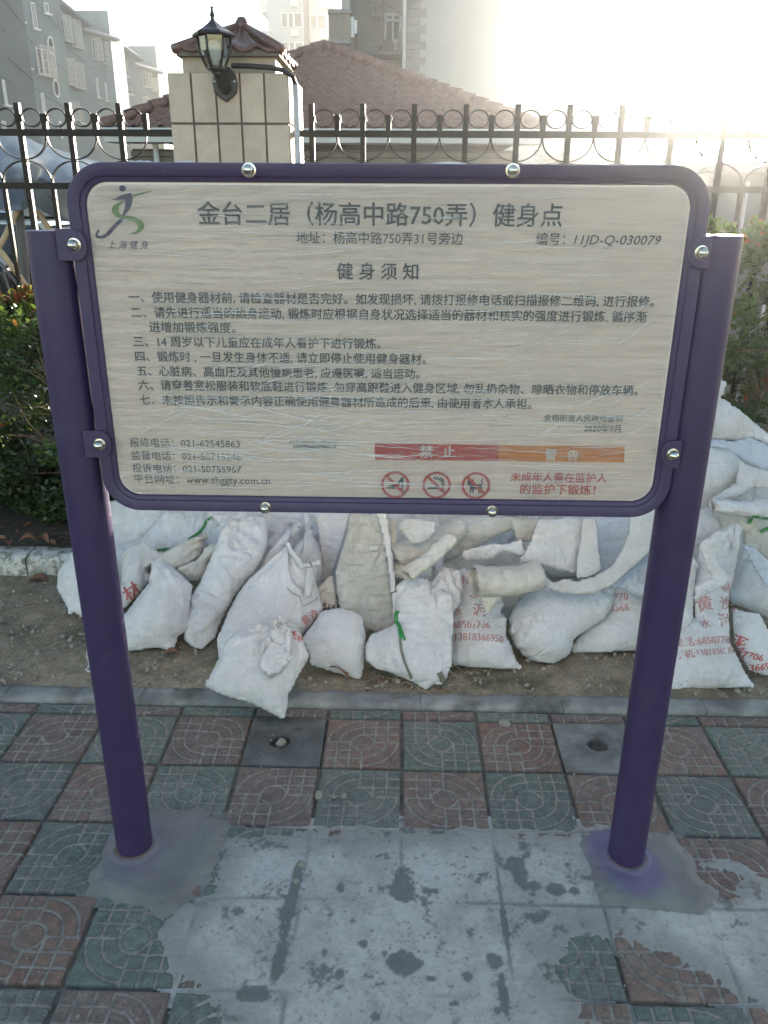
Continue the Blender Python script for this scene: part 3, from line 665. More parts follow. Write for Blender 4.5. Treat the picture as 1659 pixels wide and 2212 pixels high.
# ================================================================ SACKS
def snap(poly, P):
    best = np.full(len(P), 1e9); out = P.copy(); n = len(poly)
    for i in range(n):
        a = poly[i]; d = poly[(i+1) % n]-a; t_ = np.clip(((P-a)@d)/max(d@d, 1e-12), 0, 1); q = a+t_[:,None]*d; dd = ((P-q)**2).sum(1); m = dd < best; best[m] = dd[m]; out[m] = q[m]
    return out
def inflate(poly, h=.01, iters=170, p0=.034, slack=.07, seed=0, ang=0., hyd=.6, gather=None, gamt=.8, tmax=.14, crump=.006, hold=.22):
    """cloth solver: two sheets sewn along an outline, filled from inside; the cloth does not stretch, so it buckles"""
    rg = np.random.default_rng(seed); poly = np.array(poly, float); c0 = poly.mean(0)
    ca, sa = math.cos(ang), math.sin(ang); Rm = np.array([[ca,-sa],[sa,ca]]); q = (poly-c0)@Rm
    mn = q.min(0)-h; mx = q.max(0)+h; W = int((mx[0]-mn[0])/h)+2; H = int((mx[1]-mn[1])/h)+2
    X, Y = np.meshgrid(mn[0]+np.arange(W)*h, mn[1]+np.arange(H)*h); ins = poly_inside(q, X, Y)
    for _ in range(2):
        nb = np.zeros_like(X); nb[1:] += ins[:-1]; nb[:-1] += ins[1:]; nb[:,1:] += ins[:,:-1]; nb[:,:-1] += ins[:,1:]; ins &= nb >= 2
    er = ins.copy(); er[1:] &= ins[:-1]; er[:-1] &= ins[1:]; er[:,1:] &= ins[:,:-1]; er[:,:-1] &= ins[:,1:]; er[1:,1:] &= ins[:-1,:-1]; er[:-1,:-1] &= ins[1:,1:]; er[1:,:-1] &= ins[:-1,1:]; er[:-1,1:] &= ins[1:,:-1]
    bnd = ins & ~er; F = np.stack([X, Y], -1); F[bnd] = snap(q, F[bnd])
    def nz(fr, amp, n=5):
        o = np.zeros_like(X)
        for k in range(n):
            a = rg.uniform(0, 6.28); f = fr*rg.uniform(.6, 1.7); o += np.sin((X*np.cos(a)+Y*np.sin(a))*f*6.28+rg.uniform(0, 6.28))
        return o*amp/n**.5
    P = np.zeros((2, H, W, 3)); P[..., :2] = F; P[0,...,2] = er*(.004+np.abs(nz(12, crump))); P[1,...,2] = -1.*er*(.004+np.abs(nz(12, crump)))
    slack += .035; sx = 1+slack*(1+nz(4, .7)); sy = 1+slack*(1+nz(4, .7))
    if gather is not None:
        g = (np.array(gather)-c0)@Rm; sx = sx+gamt*np.exp(-(np.hypot(X-g[0], Y-g[1])/.09)**2)
    S_ = slice(None); cons = []
    for dy, dx, st in ((0,1,1.), (1,0,1.), (1,1,.25), (1,-1,.25)):
        for par in (0, 1):
            if dx == 0 : a = (S_, slice(par, H-1, 2), S_); b = (S_, slice(par+1, H, 2), S_)
            elif dy == 0: a = (S_, S_, slice(par, W-1, 2)); b = (S_, S_, slice(par+1, W, 2))
            elif dx == 1: a = (S_, slice(par, H-1, 2), slice(0, W-1)); b = (S_, slice(par+1, H, 2), slice(1, W))
            else: a = (S_, slice(par, H-1, 2), slice(1, W)); b = (S_, slice(par+1, H, 2), slice(0, W-1))
            m = tuple(min(P[a].shape[k], P[b].shape[k]) for k in (1, 2))
            fa = F[a[1:]][:m[0],:m[1]]; fb = F[b[1:]][:m[0],:m[1]]; s = sx if dy == 0 else sy if dx == 0 else (sx+sy)/2
            Ln = np.hypot(*np.moveaxis(fb-fa, -1, 0))*s[a[1:]][:m[0],:m[1]]
            cons.append((a, b, m, Ln, (ins[a[1:]][:m[0],:m[1]] & ins[b[1:]][:m[0],:m[1]])*.5*st))
    V = np.zeros_like(P); upw = X*sa+Y*ca; hu = (upw-upw[ins].min())/np.ptp(upw[ins]); pr = p0*np.clip(1.15-hyd*hu*1.3, .05, 2)*er; sg = np.array([1,-1])[:,None,None,None]
    for it in range(iters):
        du = np.zeros_like(P); dv = np.zeros_like(P); du[:,:,1:-1] = P[:,:,2:]-P[:,:,:-2]; dv[:,1:-1] = P[:,2:]-P[:,:-2]
        N = np.stack([du[...,1]*dv[...,2]-du[...,2]*dv[...,1], du[...,2]*dv[...,0]-du[...,0]*dv[...,2], du[...,0]*dv[...,1]-du[...,1]*dv[...,0]], -1)*sg/(2*h)**2
        V = V*.9+N*pr[None,...,None]*.0009; P += V; O = P.copy()
        for a, b, m, Ln, ok in cons*2:
            A = P[a][:,:m[0],:m[1]]; B = P[b][:,:m[0],:m[1]]; D = B-A; l = np.sqrt((D*D).sum(-1))+1e-9; k = ((l-Ln)/l*ok)[...,None]*D; A += k; B -= k
        av = (P[0][bnd]+P[1][bnd])/2; P[0][bnd] = av; P[1][bnd] = av
        P[:,bnd,:2] += hold*(F[bnd]-P[:,bnd,:2])
        P[0,...,2] = np.clip(P[0,...,2], .001*er, tmax); P[1,...,2] = np.clip(P[1,...,2], -tmax, -.001*er); V += (P-O)*.5
    for k in (0, 1):
        c = P[:,ins][...,k]; s = np.ptp(q[:,k])/np.ptp(c); P[...,k] = (P[...,k]-(c.min()+c.max())/2)*s+(q[:,k].min()+q[:,k].max())/2
    P[..., :2] = P[..., :2]@Rm.T+c0
    idx = -np.ones((2, H, W), int); n = ins.sum(); idx[0][ins] = np.arange(n); idx[1][bnd] = idx[0][bnd]; idx[1][er] = n+np.arange(er.sum())
    faces = []; UV = np.concatenate([F[ins], F[er]+[3., 0]])
    for s_ in (0, 1):
        I = idx[s_]; a, b, c, d = I[:-1,:-1], I[:-1,1:], I[1:,1:], I[1:,:-1]; ok = (a >= 0) & (b >= 0) & (c >= 0) & (d >= 0)
        if s_: ok &= ~(bnd[:-1,:-1] & bnd[:-1,1:] & bnd[1:,1:] & bnd[1:,:-1])
        f = np.stack([a, b, c, d], -1)[ok]; faces.append(f if s_ == 0 else f[:, ::-1])
    return np.concatenate([P[0][ins], P[1][er]]), np.concatenate(faces), UV

def sack_mat(name, c, c2, gloss=.34, weave=.42, big=False, trans=.04):
    """woven polypropylene: flat tapes crossing, a little sheen, soil rubbed in low down"""
    t = NT(name); co = t.co(); oi = t.n('ObjectInfo'); uv = t.n('UVMap').outputs[0]
    sc_ = 95 if not big else 42
    wv = t.mapv(uv, (sc_*2*math.pi/6.283, sc_*2*math.pi/6.283, 1)); ck = t.n('TexBrick', {'Vector': wv, 'Scale': 4 if not big else 2.5, 'Color1': gray(.85), 'Color2': gray(.6), 'Mortar': gray(.1), 'Mortar Size': .03, 'Mortar Smooth': .6, 'Brick Width': .5, 'Row Height': .25}).outputs[0]
    st = t.noise(3, 3, .6, t.mapv(uv, (55, 3, 1))); st2 = t.noise(3, 3, .6, t.mapv(uv, (4, 50, 1)))
    v = t.n('VectorMath', {0: co, 1: oi.outputs['Location']}, operation='ADD').outputs[0]
    cc = t.ramp(t.noise(5, 6, .62, v), [(.34, c2), (.62, c)])
    cc = t.mix(t.ramp(t.math('MULTIPLY', t.math('ADD', st, st2), .5), [(.35,(.0,.0,.0)),(.6,(.32,.32,.32))]), cc, tuple(x*.8 for x in c))
    z = t.n('SeparateXYZ', {0: t.n('NewGeometry').outputs['Position']}).outputs[2]
    low = t.ramp(t.math('ADD', t.math('MULTIPLY', z, -4.), t.math('MULTIPLY', t.noise(13, 8, .75, v), 1.)), [(.38,(0,0,0)),(.66,(1,1,1))])
    smud = t.ramp(t.noise(9, 9, .75, v), [(.5,(0,0,0)),(.72,(.8,.8,.8))])
    cc = t.mix(t.math('MULTIPLY', low, .72), cc, (.30,.26,.20)); cc = t.mix(t.math('MULTIPLY', smud, .38), cc, (.36,.33,.275))
    sp = t.ramp(t.noise(120, 5, .8, v), [(.3,(1,1,1)),(.36,(0,0,0))]); sm = t.ramp(t.noise(7, 4, .6, v), [(.5,(0,0,0)),(.62,(1,1,1))])
    cc = t.mix(t.math('MULTIPLY', t.math('MULTIPLY', sp, sm), .7), cc, (.10,.095,.08))
    t.set('Base Color', cc); t.set('Roughness', gloss); t.set('Specular IOR Level', .45)
    cr = t.noise(28, 6, .65, v, 1.2); cr2 = t.n('TexVoronoi', {'Vector': v, 'Scale': 26}, feature='DISTANCE_TO_EDGE').outputs[0]
    n1 = t.bump(cr, .85, .014); n1 = t.bump(t.math('MINIMUM', cr2, .12), .5, .012, n1)
    t.set('Normal', t.bump(ck, weave, .0012 if not big else .004, n1))
    tl = t.n('BsdfTranslucent', {'Color': (.75,.72,.66,1)}); mx = t.n('MixShader', {0: trans, 1: t.b.outputs[0], 2: tl.outputs[0]}); t.t.links.new(mx.outputs[0], t.out.inputs[0])
    return t.m
m_sackW = sack_mat('white_woven', (.72,.71,.71), (.58,.565,.54))
m_sackC = sack_mat('cream_woven', (.68,.65,.58), (.54,.505,.43), .4)
m_sackG = sack_mat('glossy_woven', (.66,.655,.64), (.54,.525,.49), .3, .4)
m_sackBig = sack_mat('coarse_woven', (.78,.765,.71), (.68,.665,.60), .26, 1., True)
m_clear = sack_mat('bluish_plastic', (.55,.60,.66), (.46,.50,.55), .25, .15)
m_print = ink('faded_red_print', (.43,.22,.21)); m_print2 = ink('red_print', (.45,.12,.11))

CA = lambda p: (121.3+.2193*p[0], 1079.3+.2193*p[1]); CB = lambda p: (424.5+.2247*p[0], 1079.3+.2247*p[1]); CC = lambda p: (757.9+.2193*p[0], 1079.3+.2193*p[1])
CD = lambda p: (1091.4+.2193*p[0], 1079.3+.2193*p[1]); CE = lambda p: (1394.6+.3181*p[0], 812.5+.3181*p[1])
class Plane:
    """the leaning plane a sack rests in"""
    def __init__(s, ref, Y, lean, zr=None, tilt=0.):
        s.o = on_y(*ref, Y) if zr is None else on_z(*ref, zr)
        s.e1 = Vector((1, tilt, 0)).normalized(); s.e2 = Vector((0, lean, 1)).normalized(); s.n = s.e1.cross(s.e2).normalized()   # n points to -Y (front)
        s.e2 = s.n.cross(s.e1)
        if s.n.y > 0: s.n = -s.n
    def hit(s, uv):
        r = ray(*uv); o = Vector((0,0,CAM_H)); t_ = (s.o-o).dot(s.n)/r.dot(s.n); d = o+r*t_-s.o; return (d.dot(s.e1), d.dot(s.e2))
    def world(s, V): return np.array(s.o)+V[:,0:1]*np.array(s.e1)+V[:,1:2]*np.array(s.e2)+V[:,2:3]*np.array(s.n)
def axis_ang(p, q):      # turn the cloth grid so its long way runs p -> q
    a = math.atan2(q[1]-p[1], q[0]-p[0])-math.pi/2
    return a
def creases(UV, po, ang, g, seed, amp, n):
    """long soft folds down the sack, short ones across it and pleats running out of a tied neck"""
    U = UV.copy(); U[:,0] = np.where(U[:,0] > 1.6, U[:,0]-3., U[:,0]); x, y = U[:,0], U[:,1]
    wx = x+.02*fbm(x, y, 7, 2, seed+3); out = np.zeros(len(x)); rg = np.random.default_rng(seed)
    for k, (fx, fy, rot, w) in enumerate(((26, 5, rg.uniform(-.25,.25), 1.), (17, 4, rg.uniform(-.9,.9), .9), (34, 8, rg.uniform(-1.5,1.5), .55))):
        c, s = math.cos(rot), math.sin(rot); a = wx*c-y*s; b = wx*s+y*c; r = 1-np.abs(fbm(a*fx, b*fy, 1, 2, seed+k*7))*2.6
        out += w*np.clip(r, -.2, 1)**2*sstep(fbm(x, y, 5, 2, seed+20+k), -.25, .35)
    out = out*.75-.35
    if g is not None:
        c0 = np.mean(np.array(po), 0); ca, sa = math.cos(ang), math.sin(ang); gg = (np.array(g)-c0)@np.array([[ca,-sa],[sa,ca]]); d = np.hypot(x-gg[0], y-gg[1]); th = np.arctan2(y-gg[1], x-gg[0])
        rad = np.abs(np.sin(th*7+1.5*np.sin(th*2+seed)+d*9))*1.2+np.abs(np.sin(th*12+seed+d*5))*.6-.9
        m = np.exp(-(d/.15)**2); out = out*(1-.6*m)+rad*m*1.5*sstep(d, 0, .05)
    return out*amp
SEED = [100]
SB = {}
def subdiv(o): m = o.modifiers.new('subdivision', 'SUBSURF'); m.levels = 1; m.render_levels = 1
def cloth(name, C, pts, Y=None, lean=.8, z=None, mat=None, parent=None, label=None, group=None, cat=None, p0=.04, slack=.095, hyd=.7, gather=None, gamt=.8, tmax=.14, axis=None, grow=None, push=0., ref=None, key=None, crump=.007, crease=.0115, h=.0088, iters=170, floor=.016, tilt=0.):
    px = [C(p) for p in pts]; grow = grow or (1.07 if Y is not None and name == 'filled_sack' else 1.); gm = (sum(p[0] for p in px)/len(px), sum(p[1] for p in px)/len(px)); px = [(gm[0]+(p[0]-gm[0])*grow, gm[1]+(p[1]-gm[1])*grow) for p in px]; r_ = C(ref) if ref else max(px, key=lambda p: p[1])
    pl = Plane(r_, Y, lean, z, tilt); po = [pl.hit(p) for p in px]
    g = pl.hit(C(gather)) if gather else None; ang = axis_ang(*[pl.hit(C(a)) for a in axis]) if axis else 0.
    SEED[0] += 1
    V, F, UV = inflate(po, h, iters, p0, slack, SEED[0], ang, hyd, g, gamt, tmax, crump)
    V[:,2] += creases(UV, po, ang, g, SEED[0], crease, len(V))*np.sign(V[:,2])*np.clip(np.abs(V[:,2])/.012, 0, 1)
    V[:,2] += push; Wd = pl.world(V); Wd[:,2] = np.maximum(Wd[:,2], floor+.004*np.sin(Wd[:,0]*60))
    loc = Vector(pl.o)
    me = bpy.data.meshes.new(name); me.from_pydata((Wd-np.array(loc)).tolist(), [], F.tolist()); me.polygons.foreach_set('use_smooth', [True]*len(F))
    uvl = me.uv_layers.new(name='UVMap'); vi = np.empty(len(me.loops), np.int32); me.loops.foreach_get('vertex_index', vi); uvl.data.foreach_set('uv', UV[vi].ravel().astype(np.float32))
    me.materials.append(mat or m_sackW); o = bpy.data.objects.new(name, me); o.location = loc; col.objects.link(o); subdiv(o)
    if parent is not None: o.parent = parent; o.matrix_parent_inverse = Matrix.Translation(-parent.location)
    if label: tag(o, label, cat or 'sack', group or 'filled woven sacks piled in front of the hedge')
    if key: SB[key] = (o, pl)
    return o
SH = 'loose empty sacks and sheets on the pile'
def sack(*a, **k): return cloth('filled_sack', *a, **k)
def loose(*a, **k):
    if k.pop('flat', 0): k.update(p0=.004, slack=.02, tmax=.014, crump=.005, crease=.0045, grow=1.05, group=SH, cat='empty sack'); return cloth('loose_sack', *a, **k)
    k['p0'] = min(k.get('p0', .01)*.35, .012); k['slack'] = max(.11, k.get('slack', .1)); k['tmax'] = min(.028, k.get('tmax', .014)); k.setdefault('crump', .010); k.setdefault('crease', .007); k.setdefault('grow', 1.09); k.setdefault('group', SH); k.setdefault('cat', 'empty sack'); return cloth('loose_sack', *a, **k)
def roll(C, a, b, r0, r1, Ya, Yb, mat, label, seed=1):
    """a sack rolled up: a crumpled tube with the spiral of its layers open at both ends"""
    A, B = on_y(*C(a), Ya), on_y(*C(b), Yb); d = (B-A); Ln = d.length; d.normalize(); up_ = (Vector((0,0,1))-d*d.z).normalized(); w = d.cross(up_)
    nu, nv = 150, 46; U, Vv = np.meshgrid(np.arange(nu)/(nu-1), np.arange(nv)/(nv-1)); turns = 2.35; th = U*turns*2*math.pi; X = Vv*Ln
    rad = (r0+(r1-r0)*Vv)*(.62+.38*U); rad = rad*(1+.10*fbm(np.cos(th)*1.3+5, X*9, 1.2, 3, seed)*U)+.0075*fbm(th*1.1, X*38, 1, 3, seed+2)*U
    rad = rad-.010*np.clip(fbm(th*.5+9, X*22, 1, 2, seed+4)-.1, 0, 1)*U; sag = -.25*r0*np.sin(math.pi*Vv)
    endj = .012*fbm(th*.8, Vv*0, 1, 3, seed+6); X = X+endj*(np.exp(-Vv*14)-np.exp(-(1-Vv)*14)); P_ = [np.array(A)[k]+X*d[k]+(np.cos(th)*rad*1.12)*w[k]+(np.sin(th)*rad*.86+sag)*up_[k] for k in range(3)]
    o = grid_mesh('rolled_sack', P_[0]-A.x, P_[1]-A.y, P_[2]-A.z, mat=mat); o.location = A
    uvl = o.data.uv_layers.new(name='UVMap'); vi = np.empty(len(o.data.loops), np.int32); o.data.loops.foreach_get('vertex_index', vi); UV = np.stack([(th*r0).ravel(), X.ravel()], 1); uvl.data.foreach_set('uv', UV[vi].ravel().astype(np.float32))
    sd = o.modifiers.new('s','SOLIDIFY'); sd.thickness = .0025; return tag(o, label, 'rolled sack', SH)
def roll_old(*a, **k):
    k.setdefault('p0', .06); k.setdefault('slack', .05); k.setdefault('hyd', 0); k.setdefault('grow', 1.05); k.setdefault('group', SH); k.setdefault('cat', 'rolled sack'); return cloth('rolled_sack', *a, **k)

# ---- left part of the pile (front to back)
sack(CA, [(215,470),(130,530),(60,620),(5,720),(0,880),(40,960),(100,1060),(108,1140),(180,1115),(290,1180),(350,1100),(380,800),(330,520)], z=.015, lean=.75, label='white sack half hidden by the left post, leftmost of the pile', slack=.05)
sack(CA, [(930,600),(1010,570),(1070,590),(1200,700),(1350,850),(1330,1060),(1305,1280),(1215,1350),(1165,1515),(1000,1470),(830,1495),(740,1500),(610,1480),(610,1200),(720,1060),(900,820),(925,720)], z=.015, lean=.85, gather=(980,600), label='white sack with slanted shoulders, second from the left on the soil', slack=.06, p0=.06, key='S2')
sack(CA, [(790,450),(820,437),(880,480),(885,690),(928,760),(850,870),(700,1040),(600,1080),(560,900),(650,800),(700,650),(750,520)], Y=3.02, lean=.7, p0=.035, slack=.09, gather=(830,560), label='small crumpled white sack with a red printed character, behind the left post', key='S3')
sack(CA, [(1000,570),(1120,490),(1300,400),(1480,340),(1500,360),(1450,430),(1440,510),(1400,580),(1300,650),(1200,675),(1120,650),(1060,590)], Y=3.10, lean=.7, p0=.034, slack=.07, axis=((1050,600),(1480,380)), gather=(1450,420), gamt=1., mat=m_sackC, label='tied cream sack lying sideways with its pleated neck to the right')
sack(CA, [(1190,690),(1290,650),(1400,590),(1480,480),(1600,430),(1640,450),(1500,640),(1450,790),(1380,805),(1290,750)], Y=3.02, lean=.6, p0=.034, gather=(1560,460), gamt=1., axis=((1350,780),(1600,440)), mat=m_sackC, label='narrow cream sack squeezed below the sideways tied one')
sack(CA, [(560,330),(700,290),(790,220),(880,115),(980,120),(1050,150),(930,280),(850,380),(700,430),(560,450)], Y=3.42, lean=.5, p0=.04, mat=m_sackW, axis=((560,400),(950,150)), label='long white sack at the top left of the pile against the hedge')
sack(CA, [(540,440),(700,430),(860,370),(1000,200),(1080,118),(1500,120),(1620,200),(1640,330),(1600,440),(1300,560),(1000,600),(760,820),(640,860),(540,800)], Y=3.22, lean=.6, p0=.035, slack=.08, mat=m_sackW, label='broad white sack with a green strap, at the top left of the pile', key='S7')
loose(CA, [(640,560),(700,480),(850,430),(960,500),(1030,545),(950,610),(830,690),(760,760),(690,840),(650,780)], Y=3.06, lean=.6, slack=.12, mat=m_sackG, label='crumpled white flap below the green strap at left')
# ---- middle left
sack(CB, [(60,110),(130,145),(400,140),(600,178),(695,186),(692,450),(640,600),(560,720),(470,810),(380,930),(250,1170),(190,1330),(60,1450),(-20,1440),(-130,1350),(-120,1180),(-70,950),(30,800),(100,640),(150,530),(210,400),(225,270)], z=.015, ref=(60,1450), lean=.95, p0=.034, slack=.07, hyd=.75, gather=(250,260), label='tall white sack with its open mouth flopping right under the board', key='S8')
sack(CB, [(870,430),(920,500),(1050,610),(1180,620),(1150,800),(1225,1060),(1180,1130),(1100,1220),(1010,1320),(900,1500),(500,1640),(215,1640),(185,1350),(300,1080),(400,900),(510,765),(640,660),(760,550)], z=.03, lean=.95, p0=.034, slack=.055, hyd=.7, gather=(900,480), label='largest white sack, behind the knotted front sack', key='S9')
sack(CB, [(115,1800),(160,1730),(215,1620),(330,1390),(430,1290),(700,1165),(900,1175),(970,1210),(1020,1310),(1105,1540),(1080,1600),(1000,1740),(945,1860),(915,1900),(895,2060),(880,2145),(850,2140),(700,2060),(540,1990),(330,1930),(170,1850)], z=.02, ref=(880,2140), lean=1.05, p0=.034, slack=.06, hyd=.5, gather=(850,1340), gamt=1.1, push=.05, label='knotted white sack hanging over the kerb onto the tiles', key='S10', h=.009, iters=190)
sack(CB, [(1190,1085),(1240,1055),(1360,1030),(1500,1060),(1600,1120),(1640,1300),(1630,1500),(1600,1690),(1565,1735),(1450,1700),(1300,1660),(1090,1590),(1080,1500),(1010,1330)], z=.015, lean=.7, p0=.06, slack=.07, label='plump white sack with a leaf at its foot, right of the knotted sack')
sack(CB, [(630,680),(640,600),(700,480),(800,370),(930,235),(990,222),(1012,250),(960,340),(880,440),(800,540),(700,640)], Y=2.98, lean=.75, p0=.035, slack=.06, gather=(960,260), gamt=1.2, axis=((700,640),(980,240)), label='white sack with a twisted neck pointing up and right, under the first bottom bolt')
sack(CB, [(680,450),(690,390),(760,300),(870,255),(980,300),(1010,400),(970,490),(780,520)], Y=3.15, lean=.6, p0=.034, label='small white lump of a sack behind the twisted neck')
sack(CB, [(680,200),(740,130),(960,130),(960,210),(880,250),(750,300),(690,400)], Y=3.35, lean=.4, p0=.034, mat=m_clear, label='grey-blue sack in the gap below the board behind the twisted neck')
sack(CB, [(940,470),(1000,385),(1040,365),(1035,250),(1000,130),(1080,130),(1130,350),(1190,500),(1212,640),(1200,740),(1150,800),(1050,720),(960,600)], Y=2.95, lean=.75, p0=.04, slack=.08, gather=(1080,330), gamt=1.3, label='white sack with an upright gathered stalk, left of the hanging sheet')
loose(CB, [(1080,130),(1475,130),(1440,300),(1380,520),(1310,720),(1200,800),(1155,825),(1150,780),(1215,700),(1205,420),(1165,210)], Y=3.02, lean=.45, slack=.025, p0=.03, tmax=.03, flat=1, label='smooth white sack panel standing behind the hanging sheet')
loose(CB, [(1135,860),(1200,820),(1250,760),(1310,740),(1345,900),(1350,1040),(1280,1055),(1150,1045),(1130,960)], Y=2.78, lean=.4, slack=.08, mat=m_sackC, label='small scrap of sack with black handwriting beside the hanging sheet', key='scrap')
# hanging coarse sheet
HS = cloth('hanging_sheet', lambda p: p, [(753,1108),(748,1147),(733,1195),(721,1237),(724,1262),(726,1281),(731,1310),(734,1330),(742,1352),(750,1374),(762,1368),(775,1364),(788,1368),(800,1366),(815,1370),(830,1372),(845,1376),(860,1378),(859,1330),(850,1265),(838,1190),(828,1108)], Y=2.70, lean=.32, mat=m_sackBig, p0=.006, slack=.2, tmax=.02, crump=.02, crease=.02, h=.009, label='coarse shiny woven sheet hanging down with a ragged hem', cat='woven sheet')
loose(lambda p: p, [(812,1108),(838,1108),(848,1180),(856,1250),(862,1330),(861,1378),(855,1376),(846,1300),(836,1210),(824,1150)], Y=2.66, lean=.3, slack=.07, flat=1, label='narrow white hem strip along the right side of the hanging sheet')
# ---- middle
sack(CC, [(440,850),(480,820),(530,780),(660,760),(800,790),(900,655),(1000,665),(1085,700),(1105,850),(1095,1000),(1020,1130),(1000,1380),(1005,1600),(950,1770),(880,1800),(800,1840),(740,1885),(600,1800),(400,1720),(250,1680),(135,1580),(130,1440),(190,1320),(350,1250),(430,1200)], z=.015, ref=(740,1880), lean=.95, p0=.034, slack=.07, hyd=.75, gather=(820,720), label='white sack with a long vertical fold and green tie, in the middle', key='S16')
loose(CC, [(985,380),(1020,370),(960,520),(905,640),(890,780),(840,1000),(770,1150),(690,1300),(640,1500),(590,1580),(575,1500),(620,1330),(700,1180),(730,1000),(790,760),(830,560)], Y=2.62, lean=.85, slack=.1, p0=.03, tmax=.04, axis=((600,1550),(980,400)), label='long twisted strip of sack running down the middle sack', key='strip')
loose(CC, [(850,930),(1000,950),(1010,1180),(1000,1420),(1000,1600),(960,1700),(900,1810),(820,1800),(740,1740),(720,1650),(800,1480),(820,1200)], Y=2.47, lean=.75, slack=.09, p0=.02, tmax=.04, label='grubby torn sack panel over the lower right of the middle sack')
sack(CC, [(900,655),(1060,690),(1150,675),(1300,740),(1420,800),(1480,900),(1500,990),(1520,1030),(1495,1110),(1548,1180),(1545,1340),(1590,1450),(1625,1560),(1690,1690),(1500,1682),(1200,1662),(1050,1640),(1000,1600),(995,1300),(1000,1100),(1080,1000),(1060,850)], z=.015, lean=.85, p0=.034, slack=.06, label='white sack printed with red characters and two phone numbers', key='S17')
roll(CC, (1215,800), (1850,745), .066, .058, 2.66, 2.72, m_sackC, 'fat roll of dirty cream sack lying on the printed sack', 3)
loose(CC, [(1262,800),(1330,880),(1480,960),(1400,1050),(1335,1125),(1300,1060),(1270,980)], Y=2.62, lean=.3, mat=m_sackC, label='torn pointed corner hanging from the fat roll')
sack(CD, [(300,850),(340,800),(500,880),(900,900),(1070,850),(1040,1080),(960,1200),(870,1260),(680,1390),(670,1440),(640,1520),(590,1570),(470,1625),(380,1625),(230,1600),(80,1450),(35,1330),(25,1200),(60,1100),(100,1030),(200,930)], z=.015, lean=.85, p0=.07, slack=.08, hyd=.3, axis=((1000,1000),(100,1500)), gather=(160,1540), gamt=.9, label='round bulging white sack with diagonal wrinkles', key='S19')
sack(CD, [(1050,850),(1190,850),(1300,900),(1420,1000),(1500,1500),(1270,1500),(900,1520),(640,1525),(640,1440),(800,1250),(1000,1100)], z=.015, lean=.6, p0=.034, slack=.03, label='white sack with partly hidden red numbers, left of the right post', key='S20')
sack(CD, [(1170,870),(1330,900),(1500,900),(1550,1250),(1400,1300),(1290,1230),(1200,1110),(1180,980)], Y=2.86, lean=.5, p0=.04, mat=m_sackC, label='yellowish sack end tucked behind the right post')
loose(CD, [(335,190),(770,190),(740,420),(705,600),(695,725),(560,690),(400,650),(155,605),(225,480),(270,390)], Y=2.80, lean=.5, slack=.06, p0=.02, flat=1, label='folded white sack flap with a creased lower edge, under the board')
loose(CD, [(755,190),(900,190),(920,430),(945,690),(830,760),(690,775),(700,600),(735,400)], Y=2.74, lean=.5, slack=.08, p0=.03, tmax=.03, mat=m_sackG, flat=1, label='shiny vertical pleat of sack in the middle of the open mouth')
loose(CD, [(890,190),(1230,170),(1220,400),(1100,620),(940,720),(910,480)], Y=2.90, lean=.5, slack=.03, p0=.01, mat=m_clear, flat=1, label='bluish inner side of the open sack mouth')
loose(CD, [(1215,170),(1460,100),(1470,300),(1400,540),(1290,650),(1180,740),(1060,850),(900,925),(740,935),(600,915),(480,880),(330,800),(220,640),(400,665),(470,760),(520,800),(640,765),(730,790),(900,740),(1060,640),(1150,480),(1200,350)], Y=2.70, lean=.6, slack=.08, p0=.03, tmax=.03, mat=m_sackG, flat=1, label='curved translucent rim of the big open sack mouth')
loose(CD, [(1060,850),(1180,740),(1290,650),(1410,540),(1500,600),(1480,960),(1330,965),(1180,890)], Y=2.76, lean=.6, slack=.06, p0=.02, mat=m_clear, flat=1, label='bluish white flap with a stitched edge left of the right post')
sack(CC, [(1090,180),(1650,180),(1620,290),(1500,340),(1300,440),(1120,530),(1000,600),(900,640),(920,500),(1000,400)], Y=2.98, lean=.55, p0=.06, slack=.07, axis=((900,600),(1600,230)), mat=m_sackC, label='big cream sack lying slantwise high in the middle of the pile')
roll(CC, (560,745), (985,385), .030, .026, 2.66, 2.80, m_sackC, 'slender cream roll of sack slanting up to the right', 5)
loose(CC, [(465,240),(520,190),(690,190),(825,215),(820,320),(775,390),(640,442),(600,425),(540,360),(480,300)], Y=2.80, lean=.4, slack=.14, p0=.03, tmax=.05, mat=m_sackG, label='crumpled ball of white plastic just under the board')
roll(CC, (420,560), (1080,270), .052, .046, 2.86, 2.98, m_sackC, 'thick cream roll behind the slender one', 7)
loose(CC, [(350,180),(470,180),(460,380),(445,540),(400,580),(380,400)], Y=2.84, lean=.3, slack=.03, mat=m_sackC, flat=1, label='upright cream sack strip right of the hanging sheet')
loose(CC, [(1115,500),(1200,470),(1400,430),(1470,440),(1660,395),(1700,570),(1480,520),(1400,585),(1280,600),(1150,600),(1105,560)], Y=2.84, lean=.3, slack=.1, p0=.025, tmax=.04, label='crumpled white sack corner above the fat roll')
sack(CD, [(40,180),(345,185),(300,330),(270,400),(200,420),(110,410)], Y=2.96, lean=.4, p0=.034, mat=m_sackC, label='cream sack between the slanting sack and the folded flap')
loose(CC, [(405,650),(480,600),(600,600),(700,620),(790,640),(800,800),(700,790),(620,800),(530,790),(450,760)], Y=2.80, lean=.9, slack=.12, p0=.03, tmax=.04, mat=m_sackC, label='crinkled cream folds below the slender roll')
sack(CC, [(380,560),(700,560),(1000,560),(1250,560),(1300,800),(1000,900),(600,900),(380,800)], Y=2.98, lean=.6, p0=.034, mat=m_sackC, label='cream sack deep in the middle of the pile, below the rolls')
sack(CC, [(1270,900),(1700,800),(1850,800),(1800,1100),(1500,1300),(1350,1200)], Y=3.0, lean=.6, p0=.034, mat=m_sackC, label='shaded sack deep behind the fat roll')
